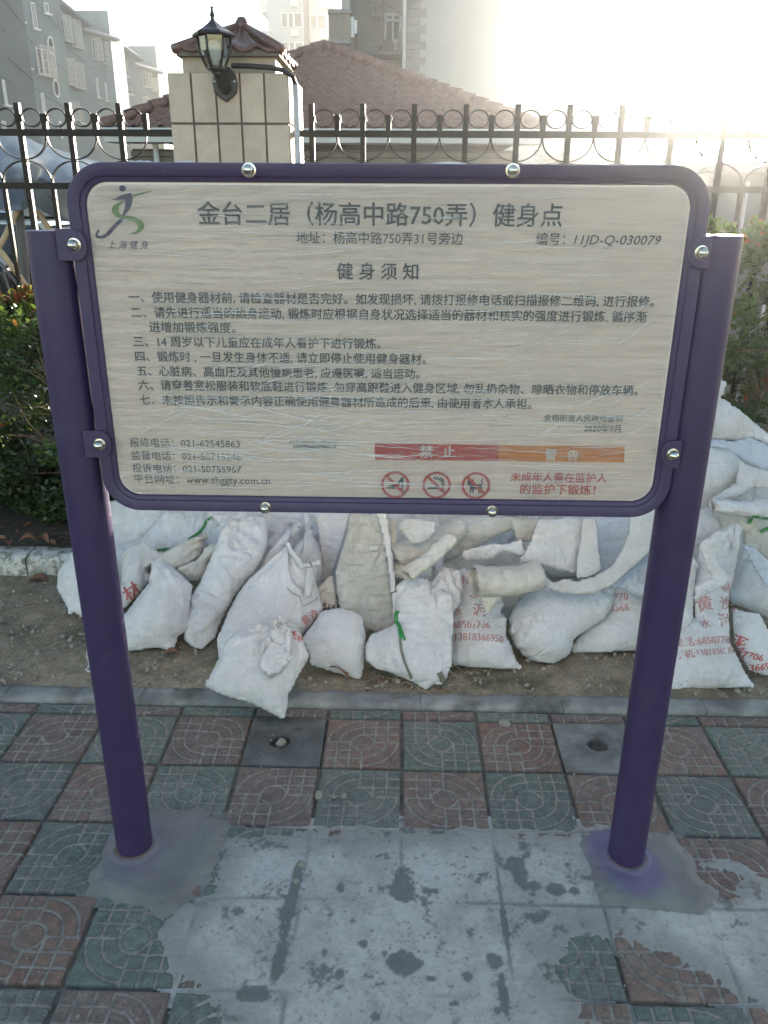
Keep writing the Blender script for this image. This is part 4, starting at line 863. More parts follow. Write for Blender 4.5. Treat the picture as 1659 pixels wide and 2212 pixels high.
sack(CD, [(200,380),(600,180),(1250,170),(1500,120),(1560,600),(1300,800),(900,760),(500,760),(250,620)], Y=3.05, lean=.6, p0=.034, label='large sack filling the pile behind the open mouth')
sack(CA, [(1500,130),(1900,130),(2200,130),(2250,500),(2000,700),(1700,800),(1500,700)], Y=3.2, lean=.6, p0=.034, label='white sack deep behind the tall open-mouthed one')
# ---- right part, seen beyond the right post
sack(CE, [(590,995),(640,985),(668,1040),(650,1180),(615,1340),(580,1480),(575,1600),(583,1800),(640,1900),(680,1990),(760,2125),(600,2125),(400,2130),(140,2150),(120,1950),(170,1780),(250,1700),(330,1640),(330,1480),(340,1300),(375,1130),(480,1060)], z=.015, ref=(600,2130), lean=.7, p0=.034, slack=.07, hyd=.7, gather=(630,1060), label='tall white sack printed in faded red, right of the right post', key='S34')
loose(CE, [(375,1130),(480,1060),(560,1060),(520,1180),(480,1240),(540,1340),(545,1400),(440,1450),(340,1500),(330,1400),(430,1350),(385,1220),(360,1180)], Y=2.55, lean=.5, slack=.11, p0=.03, tmax=.05, label='crumpled flap folded over the top of the tall right sack')
sack(CE, [(570,1560),(660,1590),(780,1610),(831,1700),(900,1800),(900,2060),(831,2045),(700,2000),(640,1900),(590,1800)], z=.015, ref=(831,2045), lean=.7, p0=.034, slack=.07, label='white sack with bold red print at the right edge', key='S35')
sack(CE, [(655,1150),(740,1180),(831,1260),(960,1400),(960,1640),(831,1640),(720,1590),(600,1545),(575,1500),(610,1340)], Y=2.86, lean=.7, p0=.034, slack=.08, label='plump white sack above the one with bold print at the right edge')
loose(CE, [(660,1140),(750,1170),(900,1320),(900,1480),(820,1410),(740,1290)], Y=2.74, lean=.6, slack=.08, p0=.02, mat=m_clear, flat=1, label='bluish flap on the shoulder of the plump right-edge sack')
sack(CE, [(290,1190),(352,1290),(335,1400),(330,1500),(322,1660),(220,1745),(100,1760),(60,1300)], Y=2.62, lean=.5, p0=.045, slack=.08, label='creased white sack peeping out right behind the right post')
sack(CE, [(485,30),(560,55),(530,155),(600,210),(680,270),(745,325),(722,420),(640,438),(430,425),(340,420),(360,250),(450,180)], Y=3.42, lean=.3, p0=.034, slack=.06, gather=(510,150), gamt=1.2, label='tied white sack on top of the pile at right', key='S38')
sack(CE, [(745,325),(831,385),(960,450),(960,500),(831,470),(725,425)], Y=3.40, lean=.3, p0=.04, label='corner of a white sack behind the top right one')
loose(CE, [(380,420),(600,440),(710,420),(831,470),(960,520),(960,700),(831,660),(670,595),(560,510),(380,490)], Y=3.30, lean=.6, p0=.034, tmax=.06, slack=.07, mat=m_clear, label='bluish white folded band of sack near the top at right')
sack(CE, [(380,480),(560,505),(670,590),(670,700),(500,840),(335,925),(300,700)], Y=3.18, lean=.6, p0=.045, slack=.06, mat=m_sackG, label='glossy white sack under the bluish band at right')
sack(CE, [(665,590),(831,650),(960,700),(960,800),(760,760),(640,835),(500,850),(470,845),(640,720)], Y=3.12, lean=.6, p0=.04, slack=.07, label='white sack in folds right of the glossy one')
roll(CE, (450,880), (960,905), .028, .040, 2.98, 3.02, m_sackW, 'thin white roll lying level at the right', 9)
sack(CE, [(420,890),(700,890),(760,960),(700,1060),(520,1060),(470,980)], Y=3.06, lean=.5, p0=.04, mat=m_sackC, label='cream sack below the level roll at right')
sack(CE, [(335,915),(420,890),(480,970),(515,1050),(400,1130),(300,1170),(280,1000)], Y=2.98, lean=.5, p0=.04, slack=.09, label='crumpled white sack right of the right post at half height')
sack(CE, [(670,1000),(720,950),(831,960),(960,1000),(960,1300),(831,1250),(700,1190),(665,1150)], Y=3.0, lean=.5, p0=.034, mat=m_sackC, label='cream sack with a green strap at the right edge', key='S46')
sack(CE, [(250,350),(960,700),(960,1500),(300,1500),(150,900)], Y=3.3, lean=.5, p0=.06, label='large sack at the back of the right heap')

Q = lambda p: p
for k, (pts, Y, lab) in enumerate((([(470,1000),(700,960),(900,1000),(940,1180),(900,1300),(560,1300),(470,1180)], 3.22, 'large sack at the back of the pile, left of the hanging sheet'),
    ([(860,980),(1100,950),(1200,1000),(1230,1250),(1150,1320),(880,1320),(840,1150)], 3.18, 'large sack at the back of the pile behind the rolls'),
    ([(1150,960),(1400,930),(1500,1000),(1500,1300),(1300,1380),(1130,1300)], 3.24, 'large sack at the back of the pile behind the right post'),
    ([(240,1090),(520,1040),(560,1250),(480,1330),(300,1300),(240,1200)], 3.3, 'large sack at the back of the pile near the left post'))):
    sack(Q, pts, Y=Y, lean=.35, label=lab, h=.013)
# knot and rosette of the front sack
o10, pl10 = SB['S10']
def knot(C, c, r, pl, mat, parent, push, seed, squash=1.):
    """gathered cloth rosette: a pleated, puckered disc round a twisted neck"""
    ctr = pl.hit(C(c)); rg = random.Random(seed); n = 120; m = 16; vs = []; fs = []
    ph = [rg.uniform(0, 6.28) for _ in range(6)]
    for j in range(m):
        s = j/(m-1)
        for k in range(n):
            a = 2*math.pi*k/n
            pl_ = math.sin(a*7+ph[0]+2*s)*.5+math.sin(a*11+ph[1]-3*s)*.4+math.sin(a*17+ph[2])*.25+math.sin(a*3+ph[3])*.4
            rad = r*(.10+.9*s**.8)*(1+.16*pl_*s+.12*math.sin(2*a+ph[4])); hgt = push+.035*math.sin(s*2.4)+.012*pl_*s*(1.1-s)*2.4 - .03*s*s
            vs.append((ctr[0]+rad*math.cos(a), ctr[1]+rad*squash*math.sin(a), hgt))
    for j in range(m-1):
        for k in range(n): fs.append((j*n+k, j*n+(k+1)%n, (j+1)*n+(k+1)%n, (j+1)*n+k))
    V = pl.world(np.array(vs)); o = mesh_obj('knot', V.tolist(), fs, mat, parent, True)
    sd = o.modifiers.new('t','SOLIDIFY'); sd.thickness = .002; subdiv(o); return o
knot(CB, (850,1320), .030, pl10, m_sackW, o10, .125, 3)
def flap(C, pts, pl, push, mat, parent, p0=.008, slack=.3, tmax=.03, gather=None, seed=5, axis=None, name='mouth_flap'):
    po = [pl.hit(C(p)) for p in pts]; V, F, UV = inflate(po, .0065, 170, p0, slack, seed, axis_ang(*[pl.hit(C(a)) for a in axis]) if axis else 0, .2, pl.hit(C(gather)) if gather else None, .9, tmax, .014)
    V[:,2] += creases(UV, po, 0, None, seed, .012, len(V))*np.sign(V[:,2])+push; Wd = pl.world(V); o = mesh_obj(name, Wd.tolist(), F.tolist(), mat, parent, True)
    uvl = o.data.uv_layers.new(name='UVMap'); vi = np.empty(len(o.data.loops), np.int32); o.data.loops.foreach_get('vertex_index', vi); uvl.data.foreach_set('uv', UV[vi].ravel().astype(np.float32)); subdiv(o); return o
flap(CB, [(770,1290),(900,1290),(940,1400),(968,1500),(965,1600),(930,1680),(850,1760),(750,1795),(690,1750),(640,1680),(650,1590),(632,1480),(680,1440),(730,1380)], pl10, .115, m_sackW, o10, .008, .34, .035, (840,1320), 8, ((780,1750),(850,1320)))
flap(CB, [(850,1300),(940,1310),(985,1400),(968,1520),(945,1640),(890,1500),(900,1400)], pl10, .135, m_sackW, o10, .008, .3, .03, (880,1310), 9)
# band folded over on the largest sack
o9, pl9 = SB['S9']
flap(CB, [(870,435),(900,440),(960,520),(1050,640),(1180,612),(1205,630),(1195,660),(1060,690),(1010,705),(985,660),(900,540)], pl9, .045, m_sackW, o9, .03, .06, .02, None, 11, name='folded_hem')
flap(CB, [(1060,690),(1150,680),(1150,800),(1120,960),(1040,980),(1040,860)], pl9, .05, m_sackW, o9, .03, .12, .03, (1100,690), 12, name='gathered_fold')

# ---- red print laid on the sacks
def printed(body, C, x0, y0, x1, y1, key, mat=m_print, off=.03, h=None, worn=.25, seed=1):
    o, pl = SB[key]; me = text_mesh(body, 0, name='printed_lettering'); bm = bmesh.new(); bm.from_mesh(me)
    c = co_of(me); a = pl.hit(C((x0,y0))); b = pl.hit(C((x1,y1))); s = math.hypot(b[0]-a[0], b[1]-a[1])/np.ptp(c[:,0]); an = math.atan2(b[1]-a[1], b[0]-a[0])
    src = bm.faces[:]+bm.verts[:]
    for dx, dy in ((off,0),(-off,0),(0,off*.7)):
        g = bmesh.ops.duplicate(bm, geom=src); bmesh.ops.translate(bm, verts=[e for e in g['geom'] if isinstance(e, bmesh.types.BMVert)], vec=(dx,dy,0))
    bmesh.ops.triangulate(bm, faces=bm.faces)
    for _ in range(6):
        le = [e for e in bm.edges if e.calc_length()*s > .006]
        if not le: break
        bmesh.ops.subdivide_edges(bm, edges=le, cuts=1); bmesh.ops.triangulate(bm, faces=bm.faces)
    V = np.array([v.co[:] for v in bm.verts]); ym = GC; X = (V[:,0]-c[:,0].min())*s; Y = (V[:,1]-ym)*s*(h or 1)
    L_ = np.stack([a[0]+X*math.cos(an)-Y*math.sin(an), a[1]+X*math.sin(an)+Y*math.cos(an), np.full(len(X), .5)], 1)
    Wd = pl.world(L_); dg = bpy.context.evaluated_depsgraph_get(); bv = BVHTree.FromObject(o, dg); off_ = Vector(o.matrix_world.translation); n = pl.n
    bad = set()
    for v, w in zip(bm.verts, Wd):
        h_ = bv.ray_cast(Vector(w)-off_, -n)
        if h_[0] is None: bad.add(v); v.co = Vector(w); continue
        v.co = h_[0]+off_+h_[1]*.0012 if h_[1].dot(n) > 0 else h_[0]+off_+n*.0012
    rr_ = random.Random(seed); kill = [v for v in bm.verts if v in bad]; bmesh.ops.delete(bm, geom=kill, context='VERTS')
    wn_ = fbm(np.array([f.calc_center_median().x*3 for f in bm.faces]), np.array([f.calc_center_median().z*3 for f in bm.faces]), 14, 4, seed) if bm.faces else []
    kill = [f for f, q in zip(bm.faces, wn_) if q < -.5+worn or f.calc_area() > 2e-4]; bmesh.ops.delete(bm, geom=kill, context='FACES')
    bm.to_mesh(me); bm.free(); me.materials.clear(); me.materials.append(mat)
    t_ = bpy.data.objects.new('printed_lettering', me); col.objects.link(t_); t_.parent = o; t_.matrix_parent_inverse = Matrix.Translation(-o.location); return t_
bpy.context.view_layer.update()
for a in (('建', CC, 985,770,1060,790,'S17'),('材', CC, 1080,800,1170,812,'S17'),('黄', CC, 1000,950,1080,960,'S17'),('沙', CC, 1170,930,1275,945,'S17'),('水', CC, 1010,1110,1095,1118,'S17'),('泥', CC, 1195,1100,1320,1115,'S17'),
          ('68507706', CC, 1005,1240,1360,1255,'S17'),('13818366950', CC, 1025,1365,1490,1385,'S17')): printed(*a, h=1.15 if a[0][0].isdigit() else 1)
for a in (('黄', CE, 345,1560,430,1545,'S34'),('沙', CE, 490,1550,570,1545,'S34'),('水', CE, 355,1690,410,1688,'S34'),('泥', CE, 475,1670,560,1660,'S34'),('材', CE, 500,1440,570,1430,'S34'),('电话:68507706', CE, 190,1815,560,1790,'S34'),('手机:13818366950', CE, 190,1900,600,1860,'S34')): printed(*a, worn=.32, h=1.1)
for a in (('泥', CE, 585,1790,665,1830,'S35'),('水', CE, 560,1680,590,1685,'S35'),('07706', CE, 620,1880,770,1920,'S35'),('8366950', CE, 670,1985,880,1965,'S35'),('沙', CE, 575,1570,610,1580,'S35')): printed(*a, mat=m_print2, off=.04, worn=.1)
printed('6850770', CD, 900,975,1190,955,'S20', h=1.2); printed('13818366', CD, 860,1080,1200,1060,'S20', h=1.2)
printed('建', CD, 215,880,330,860,'S19', mat=m_print, worn=.15); printed('材', CA, 690,960,830,880,'S3', mat=m_print2, worn=.15)
printed('黄沙', CB, 1030,1200,1160,1090,'S9', mat=m_print, off=.05); printed('水泥', CB, 940,1330,1020,1420,'S10', mat=m_print2, off=.05)
if 'scrap' in SB: printed('B11', CB, 1215,1015,1320,1030,'scrap', mat=m_ink, off=.0, worn=0)
# green straps and ties
m_strap = simple('green_strap', (.02,.22,.05), .35, var=.25, scale=40); m_greytie = simple('grey_tie', (.16,.15,.12), .8)
def strap(pts, C, Y, w, mat, lab, cat='strap', thick=.0015):
    P_ = [on_y(*C(p), y) for p, y in zip(pts, Y)]; vs = []; fs = []
    out = []
    for i in range(len(P_)-1):
        for k in range(5): out.append(P_[i].lerp(P_[i+1], k/5))
    out.append(P_[-1])
    for i, p in enumerate(out):
        d = (out[min(i+1,len(out)-1)]-out[max(i-1,0)]).normalized(); nrm = d.cross(Vector((0,-1,.3))).normalized(); ww = w*(1+.25*math.sin(i*1.9))
        for q in (-1, 0, 1): vs.append(p+nrm*ww*q+Vector((0,-.003 if q == 0 else 0,0)))
    for i in range(len(out)-1):
        for q in (0,1): fs.append((i*3+q, i*3+q+1, i*3+q+4, i*3+q+3))
    o = mesh_obj('strap', vs, fs, mat, smooth=True); s_ = o.modifiers.new('s','SOLIDIFY'); s_.thickness = thick; tag(o, lab, cat); return o
def snapy(C, pts, dy=-.006):
    """depth of the pile's front along each sight line"""
    dg = bpy.context.evaluated_depsgraph_get(); ys = []
    for p in pts:
        r = ray(*C(p)).normalized(); o_ = Vector((0,0,CAM_H)); start = o_+r*2.0
        ok, loc, *_ = sc.ray_cast(dg, start, r, distance=3)
        ys.append((loc.y if ok else 3.1)+dy)
    return ys
bpy.context.view_layer.update()
def surf_strap(pts, C, w, mat, lab, cat='strap'):
    q = []
    for a, b in zip(pts, pts[1:]):
        for k in range(3): q.append((a[0]+(b[0]-a[0])*k/3, a[1]+(b[1]-a[1])*k/3))
    q.append(pts[-1]); return strap(q, C, snapy(C, q), w, mat, lab, cat)
surf_strap([(1525,170),(1480,210),(1450,270),(1420,310),(1370,350),(1300,395)], CA, .006, m_strap, 'green plastic strap slanting across the top left sacks')
surf_strap([(1110,480),(1060,490),(990,495)], CA, .005, m_strap, 'short green strap end on the flap at left')
surf_strap([(470,1095),(445,1130),(448,1200),(480,1250),(490,1360)], CC, .007, m_strap, 'green ribbon tie at the corner of the hanging sheet')
surf_strap([(475,1230),(500,1290),(520,1350),(535,1385)], CC, .004, m_strap, 'second tail of the green ribbon tie')
surf_strap([(485,1370),(495,1480),(530,1600),(580,1720),(620,1830),(560,1900),(430,1950)], CC, .0045, m_greytie, 'dull grey band trailing from the green ribbon to the kerb', 'band')
surf_strap([(870,1700),(900,1760),(920,1850)], CC, .010, m_greytie, 'olive scrap of band by the middle sack foot', 'band')
surf_strap([(700,1000),(735,950),(831,965)], CE, .007, m_strap, 'green strap end beside the level roll at right')
surf_strap([(780,1060),(831,1035),(860,1030)], CE, .007, m_strap, 'lower green strap at the right edge')
m_twine = simple('white_twine', (.5,.5,.47), .7)
mb = MB(); P_ = [(on_z(*CA(p), .02)) for p in ((310,1470),(300,1540),(325,1600),(318,1650),(292,1675),(320,1695),(370,1697))]; mb.tube(P_, .0035, 6); tag(mb.build('twine', m_twine, smooth=True), 'frayed white twine beside the left post on the soil', 'twine')
mb = MB(); q = [(870,850),(920,900),(995,930),(1005,990),(1020,1025),(1080,1000),(1150,960),(1210,880),(1250,860)]; ys = snapy(CB, q); mb.tube([on_y(*CB(p), y) for p, y in zip(q, ys)], .0013, 5); tag(mb.build('wire', m_greytie, smooth=True), 'thin dark wire bent over the largest sack', 'wire')
# ================================================================ HEDGE
def leaf_mats():
    out = []
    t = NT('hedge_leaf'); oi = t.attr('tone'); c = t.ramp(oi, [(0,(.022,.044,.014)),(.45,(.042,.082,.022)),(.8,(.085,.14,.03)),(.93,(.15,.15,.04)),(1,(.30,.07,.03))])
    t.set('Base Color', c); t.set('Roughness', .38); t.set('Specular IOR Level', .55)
    tl = t.n('BsdfTranslucent', {'Color': t.mix(.5, c, (.16,.22,.03))}); mx = t.n('MixShader', {0: .28, 1: t.b.outputs[0], 2: tl.outputs[0]}); t.t.links.new(mx.outputs[0], t.out.inputs[0]); return t.m
m_leaf = leaf_mats(); m_twig = simple('twig', (.16,.11,.07), .85, var=.3, scale=30)
LEAFV = np.array([(0,0,0),(.32,-.21,.05),(.32,0,-.02),(.32,.21,.05),(.68,-.2,.03),(.68,0,-.04),(.68,.2,.03),(1,0,-.08)]); LEAFF = [(0,2,1),(0,3,2),(1,2,5,4),(2,3,6,5),(4,5,7),(5,6,7)]
tones = []
def leaf_mesh(tone):
    me = bpy.data.meshes.new('leaf'); me.from_pydata(LEAFV.tolist(), [], LEAFF); a = me.attributes.new('tone','FLOAT','POINT'); a.data.foreach_set('value', [tone]*8); me.materials.append(m_leaf); return me
leafm = [leaf_mesh(t_) for t_ in (.1,.35,.5,.68,.8,.9,1.)]
def shrub(cx, cy, w, d_, h, n, seed, label, base=.10, own=120, lsize=.036, tilt=.0, redtop=.5):
    r = random.Random(seed); root = empty('hedge_shrub', (cx, cy, base), label, 'shrub', 'shrubs clipped into the hedge')
    mb = MB(); tips = []
    for k in range(11):
        a = r.uniform(0, 6.28); p = Vector((r.gauss(0,.05), r.gauss(0,.05), 0)); pts = [p.copy()]; q = Vector((math.cos(a)*.35, math.sin(a)*.3, 1)).normalized()
        for s in range(5): p = p+q*(h/5.4); q = (q+Vector((r.gauss(0,.16), r.gauss(0,.16), .1))).normalized(); pts.append(p.copy())
        mb.tube(pts, [.009,.007,.006,.005,.004,.002], 5, cap=False); tips += pts[1:]
        for s in range(4):
            b = r.choice(pts[1:5]); e = b+Vector((r.uniform(-.3,.3)*w, r.uniform(-.45,.1)*d_, r.uniform(.0,.2))); mb.tube([b, (b+e)/2+Vector((0,0,.02)), e], [.004,.003,.0015], 4, cap=False); tips.append(e)
    mb.build('branches', m_twig, root, loc=(0,0,0), smooth=True)
    clumps = []
    while len(clumps) < 95:
        c = Vector((r.uniform(-.55,.55)*w, r.uniform(-.5,.5)*d_, r.uniform(.0,1.)*h))
        edge = max(abs(c.x)/(w*.55), abs(c.y)/(d_*.5), (c.z/h-.5)*2)
        if r.random() < .15+.85*edge: clumps.append((c, r.uniform(.05,.11), r.uniform(-.2,.2)))
    shoots = [(r.uniform(-.5,.5)*w, r.uniform(-.5,.3)*d_, r.uniform(.05,.16)) for _ in range(16)]
    V = []; F = []; TN = []; objs = []
    for i in range(n):
        if i % 5 == 0:
            sx_, sy_, sh = r.choice(shoots); s = r.random(); p = Vector((sx_+r.gauss(0,.012), sy_+r.gauss(0,.012), h-.03+sh*s)); tn = r.uniform(.6,.85) if s < .6 else (1. if r.random() < redtop else (.9 if redtop > .3 else .78)); up = .8
        else:
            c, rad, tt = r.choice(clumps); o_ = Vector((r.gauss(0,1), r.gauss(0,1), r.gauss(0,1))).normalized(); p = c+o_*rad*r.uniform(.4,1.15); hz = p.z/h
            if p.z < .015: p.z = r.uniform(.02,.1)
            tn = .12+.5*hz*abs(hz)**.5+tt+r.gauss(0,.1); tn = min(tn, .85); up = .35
            if r.random() < .008: tn = 1.
        d = Vector((r.gauss(0,.6), r.gauss(-.35,.5), r.gauss(up,.4))).normalized(); nrm = Vector((r.gauss(0,.45), r.gauss(-.5,.4), r.gauss(.8,.4))); nrm = (nrm-d*nrm.dot(d)).normalized(); sd = d.cross(nrm)
        L_ = lsize*r.uniform(.65,1.4); M_ = Matrix((d, sd, nrm)).transposed()
        front = p.y < -d_*.3 or p.z > h*.92
        if len(objs) < own and front and r.random() < .35: objs.append((p, M_, L_, tn))
        else:
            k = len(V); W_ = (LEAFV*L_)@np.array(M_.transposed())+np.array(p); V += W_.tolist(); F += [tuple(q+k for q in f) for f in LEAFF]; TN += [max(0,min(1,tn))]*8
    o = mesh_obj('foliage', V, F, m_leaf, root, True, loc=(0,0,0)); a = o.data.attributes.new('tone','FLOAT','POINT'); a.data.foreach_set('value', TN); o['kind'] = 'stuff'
    for p, M_, L_, tn in objs:
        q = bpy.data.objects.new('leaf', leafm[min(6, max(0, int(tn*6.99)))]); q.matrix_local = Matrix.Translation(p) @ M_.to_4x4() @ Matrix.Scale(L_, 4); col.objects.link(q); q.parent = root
    return root
for i, (x, w, h, n, lab, own) in enumerate(((-3.05,.75,1.0,5200,'shrub at the far left end of the hedge, cut by the photo edge',40),(-2.35,.75,1.05,11000,'red-tipped shrub at the left edge, behind the left end of the white kerb',150),(-1.7,.75,1.03,12000,'leafy green shrub immediately left of the left post',170),(-1.05,.95,1.0,10000,'shrub behind the left post, above the leftmost sacks',60),
        (-.4,1.0,1.05,11000,'shrub hidden mostly by the board, left of middle',0),(.25,1.0,1.05,11000,'shrub hidden mostly by the board, right of middle',0),(.9,1.,1.15,11000,'shrub behind the right half of the board',30),(1.55,.75,1.36,13000,'tall shrub in the glare, right of the right post',190),(2.3,.8,1.4,6000,'tall shrub beyond the right edge of the photo',20))):
    shrub(x, 4.02, w, .78, h, n, 30+i, lab, own=own, lsize=.040 if x > 1 else .034, redtop=.12 if x > 1 else .5)
lt = MB(); r_ = random.Random(4); V = []; F = []
for _ in range(900):
    p = Vector((r_.uniform(-3.3,3.3), r_.uniform(3.47,3.8), .112)); a = r_.uniform(0,6.28); L_ = r_.uniform(.02,.06); k = len(V)
    M_ = Euler((r_.gauss(0,.35), r_.gauss(0,.35), a)).to_matrix(); W_ = (LEAFV*L_)@np.array(M_.transposed())+np.array(p); V += W_.tolist(); F += [tuple(q+k for q in f) for f in LEAFF]
o = mesh_obj('leaf_litter', V, F, m_deadleaf, smooth=True); o['kind'] = 'stuff'

# ================================================================ FENCE
t = NT('fence_paint'); co = t.co(); t.set('Base Color', t.ramp(t.noise(30, 6, .7, co), [(.4,(.009,.008,.007)),(.7,(.028,.019,.013))])); t.set('Roughness', t.ramp(t.noise(60,5,.7,co), [(.3,gray(.32)),(.7,gray(.6))])); t.set('Specular IOR Level', .2); t.set('Normal', t.bump(t.noise(150,5,.7,co), .6, .0015)); m_fence = t.m
FY = 4.6; SP = .1335; m_shade_wall = simple('shade_wall_render', (.25,.24,.22), .9, var=.2, scale=4, bump=.5)
def bar(x, z0, z1, root, w=.0125): 
    mb = MB(); mb.box((x-w, FY-w, z0), (x+w, FY+w, z1)); o = mb.build('bar', m_fence, root); return o
def fence(x_bars, x0, x1, label, tall0):
    root = empty('fence_panel', ((x0+x1)/2, FY, .1), label, 'fence', 'iron fence panels either side of the pillar')
    for z in (1.995, 1.735, .72):
        mb = MB(); mb.box((x0, FY-.016, z-.016), (x1, FY+.016, z+.016)); mb.build('rail', m_fence, root)
    mb = MB(); mb.box((x0, FY-.09, -.1), (x1, FY+.09, .62)); mb.build('added_shade_wall', m_shade_wall, root, bevel=.008)  # unseen low wall, added to keep the low sun off the paving
    for i, x in enumerate(x_bars):
        tall = (i+tall0) % 2 == 0
        if tall: bar(x, .62, 2.135, root, .0135)
        else: bar(x, 1.995+.0165, 2.085, root, .0135); bar(x, .62, 1.735-.0165, root, .0105)
    prof_ = lambda pts: pts
    def ringobj(cx, cz, rx, rz, a0, a1, nm='ring'):
        vs = []; full = a1-a0 >= 359; m = n if full else n//2
        for k in range(m if full else m+1):
            a = R(a0+(a1-a0)*k/m); c, s = math.cos(a), math.sin(a)
            for e, y in ((.0028,-.009),(.0028,.009),(-.0028,.009),(-.0028,-.009)): vs.append((cx+(rx+e)*c, FY+y, cz+(rz+e)*s))
        L_ = m if full else m+1; fs = []
        for k in range(m):
            q = (k+1) % L_
            for e in range(4): fs.append((k*4+e, k*4+(e+1)%4, q*4+(e+1)%4, q*4+e))
        o = mesh_obj(nm, vs, fs, m_fence, root, False); o.data.polygons.foreach_set('use_smooth', [True]*len(o.data.polygons)); o.data.set_sharp_from_angle(angle=R(40)); return o
    for i in range(len(x_bars)-1):
        ringobj((x_bars[i]+x_bars[i+1])/2, 2.066, SP/2-.0165, .042, 0, 360)
    for i, x in enumerate(x_bars):
        if (i+tall0) % 2 == 0:
            ringobj(x, 1.979, SP-.002, .1135, 180, 360, 'scroll'); ringobj(x, 1.752, SP-.002, .1065, 0, 180, 'scroll')
    return root
xl = [-1.765-SP*k for k in range(-3, 10)]; xl = sorted(x for x in xl if x < -1.23)
i_t = min(range(len(xl)), key=lambda i: abs(xl[i]+2.047)); fence(xl, -3.1, -1.2, 'black iron fence panel left of the tiled pillar', i_t % 2)
xr = [-.494+SP*k for k in range(0, 24)]; fence(xr, -.592, 2.9, 'black iron fence panel right of the tiled pillar, fading into the glare', 0)

# ================================================================ PILLAR, ROOF CAP, LAMP
PX0, PX1, PYF = -1.196, -.588, 4.45
t = NT('pillar_tile'); co = t.co(); v = t.n('VectorMath', {0: co, 1: t.n('ObjectInfo').outputs['Location']}, operation='ADD').outputs[0]; m_ = t.mapv(v, (3, 3, 60))
c = t.ramp(t.noise(5, 6, .6, v), [(.3,(.42,.34,.27)),(.7,(.52,.43,.345))]); c = t.mix(t.ramp(t.noise(3.5,7,.7,v), [(.5,(0,0,0)),(.7,(.5,.5,.5))]), c, (.26,.21,.16)); hs = t.n('HueSaturation', {'Color': c, 'Value': t.math('ADD', t.math('MULTIPLY', t.n('ObjectInfo').outputs['Random'], .16), .92)})
t.set('Base Color', hs.outputs[0]); t.set('Roughness', .5); t.set('Normal', t.bump(t.noise(2, 5, .7, m_, .5), .8, .004)); m_ptile = t.m
m_grout = simple('pillar_grout', (.12,.105,.085), .95, var=.3, scale=20, bump=.6)
pillar = empty('fence_pillar', ((PX0+PX1)/2, PYF+.3, .1), 'square fence pillar faced with beige ribbed tiles under a small tiled cap', 'pillar')
mb = MB(); mb.box((PX0+.008, PYF+.008, .1), (PX1-.008, PYF+.552, 2.256)); mb.build('core', m_grout, pillar)
TW = (PX1-PX0)/5; TH = .232
protos = {}
def pt(x, y, z, w, h, side):
    key = (round(w,3), round(h,3), side)
    if key not in protos:
        mb = MB(); mb.box((-w/2, 0, -h/2), (w/2, .0095, h/2)); o = mb.build('tile', m_ptile, None, bevel=.0018); protos[key] = o
        if side: o.rotation_euler[2] = math.pi/2
        q = o
    else: q = copy_of(protos[key])
    q.parent = pillar; q.location = Vector((x, y, z))-pillar.location; return q
zt = 2.258
rowz = []
while zt > .15: rowz.append((zt-TH+.005, zt)); zt -= TH
rp = random.Random(2)
for (za, zb) in rowz:
    for i in range(5):
        pt(PX0+TW*(i+.5), PYF-.001+rp.uniform(-.0006,.0006), (za+zb)/2, TW-.0105, zb-za-.006, 0)
    for i in range(4): pt(PX1+.001, PYF+.008+.1375*(i+.5)-.0, (za+zb)/2, .127, zb-za-.006, 1)
mb = MB(); p0 = on_y(396,155,PYF+.07); p1 = on_y(605,155,PYF+.07); mb.box((p0.x, PYF+.06, 2.257), (p1.x-.02, PYF+.5, 2.375)); mb.build('neck', simple('neck_tile', (.40,.33,.25), .5, var=.2, scale=8, bump=.5), pillar, bevel=.004)
t = NT('glazed_roof'); co = t.co(); c = t.ramp(t.noise(9, 6, .65, co), [(.3,(.075,.038,.030)),(.55,(.13,.062,.048)),(.8,(.20,.11,.085))]); t.set('Base Color', c); t.set('Roughness', .34); t.set('Normal', t.bump(t.noise(50,5,.7,co), .4, .003)); m_cap = t.m
# cap: a small hipped roof of folded glazed tiles
ap = Vector(((PX0+PX1)/2+.035, PYF+.28, 2.50)); hx, hy = .275, .27; ze = 2.352; corners = [Vector((ap.x-hx-.02, ap.y-hy, ze)), Vector((ap.x+hx-.04, ap.y-hy, ze)), Vector((ap.x+hx-.04, ap.y+hy, ze)), Vector((ap.x-hx-.02, ap.y+hy, ze))]
for k in range(4):
    a, b = corners[k], corners[(k+1) % 4]; nseg = 4
    outn = Vector((0,0,1)).cross(b-a).normalized()*-1
    for s in range(nseg):      # each folded tile is a part
        u0, u1 = s/nseg, (s+1)/nseg; rows = []
        for q in range(9):
            u = u0+(u1-u0)*q/8; ridge = .026*(math.exp(-((q-1.2)/1.5)**2)+.9*math.exp(-((q-8.9)/1.5)**2)) if True else 0
            line = []
            for j in range(5):
                f = j/4; e = a.lerp(b, u); p = e.lerp(ap, f*.97); p = p+Vector((0,0,1))*ridge*(1-.55*f)+outn*(-.012*math.sin(f*3.14)); line.append(p+Vector((0,0,-.012*math.sin(f*3.1))))
            rows.append(line)
        vs = [p for l in rows for p in l]; fs = [(i*5+j, (i+1)*5+j, (i+1)*5+j+1, i*5+j+1) for i in range(8) for j in range(4)]
        o = mesh_obj('roof_tile', vs, fs, m_cap, pillar, True); sd = o.modifiers.new('s','SOLIDIFY'); sd.thickness = .012; sd.offset = 0
    mb = MB(); mb.tube([a+Vector((0,0,.008)), a.lerp(ap,.5)+Vector((0,0,.012)), ap+Vector((0,0,.012))], [.024,.022,.018], 8); mb.build('hip_tile', m_cap, pillar, smooth=True)
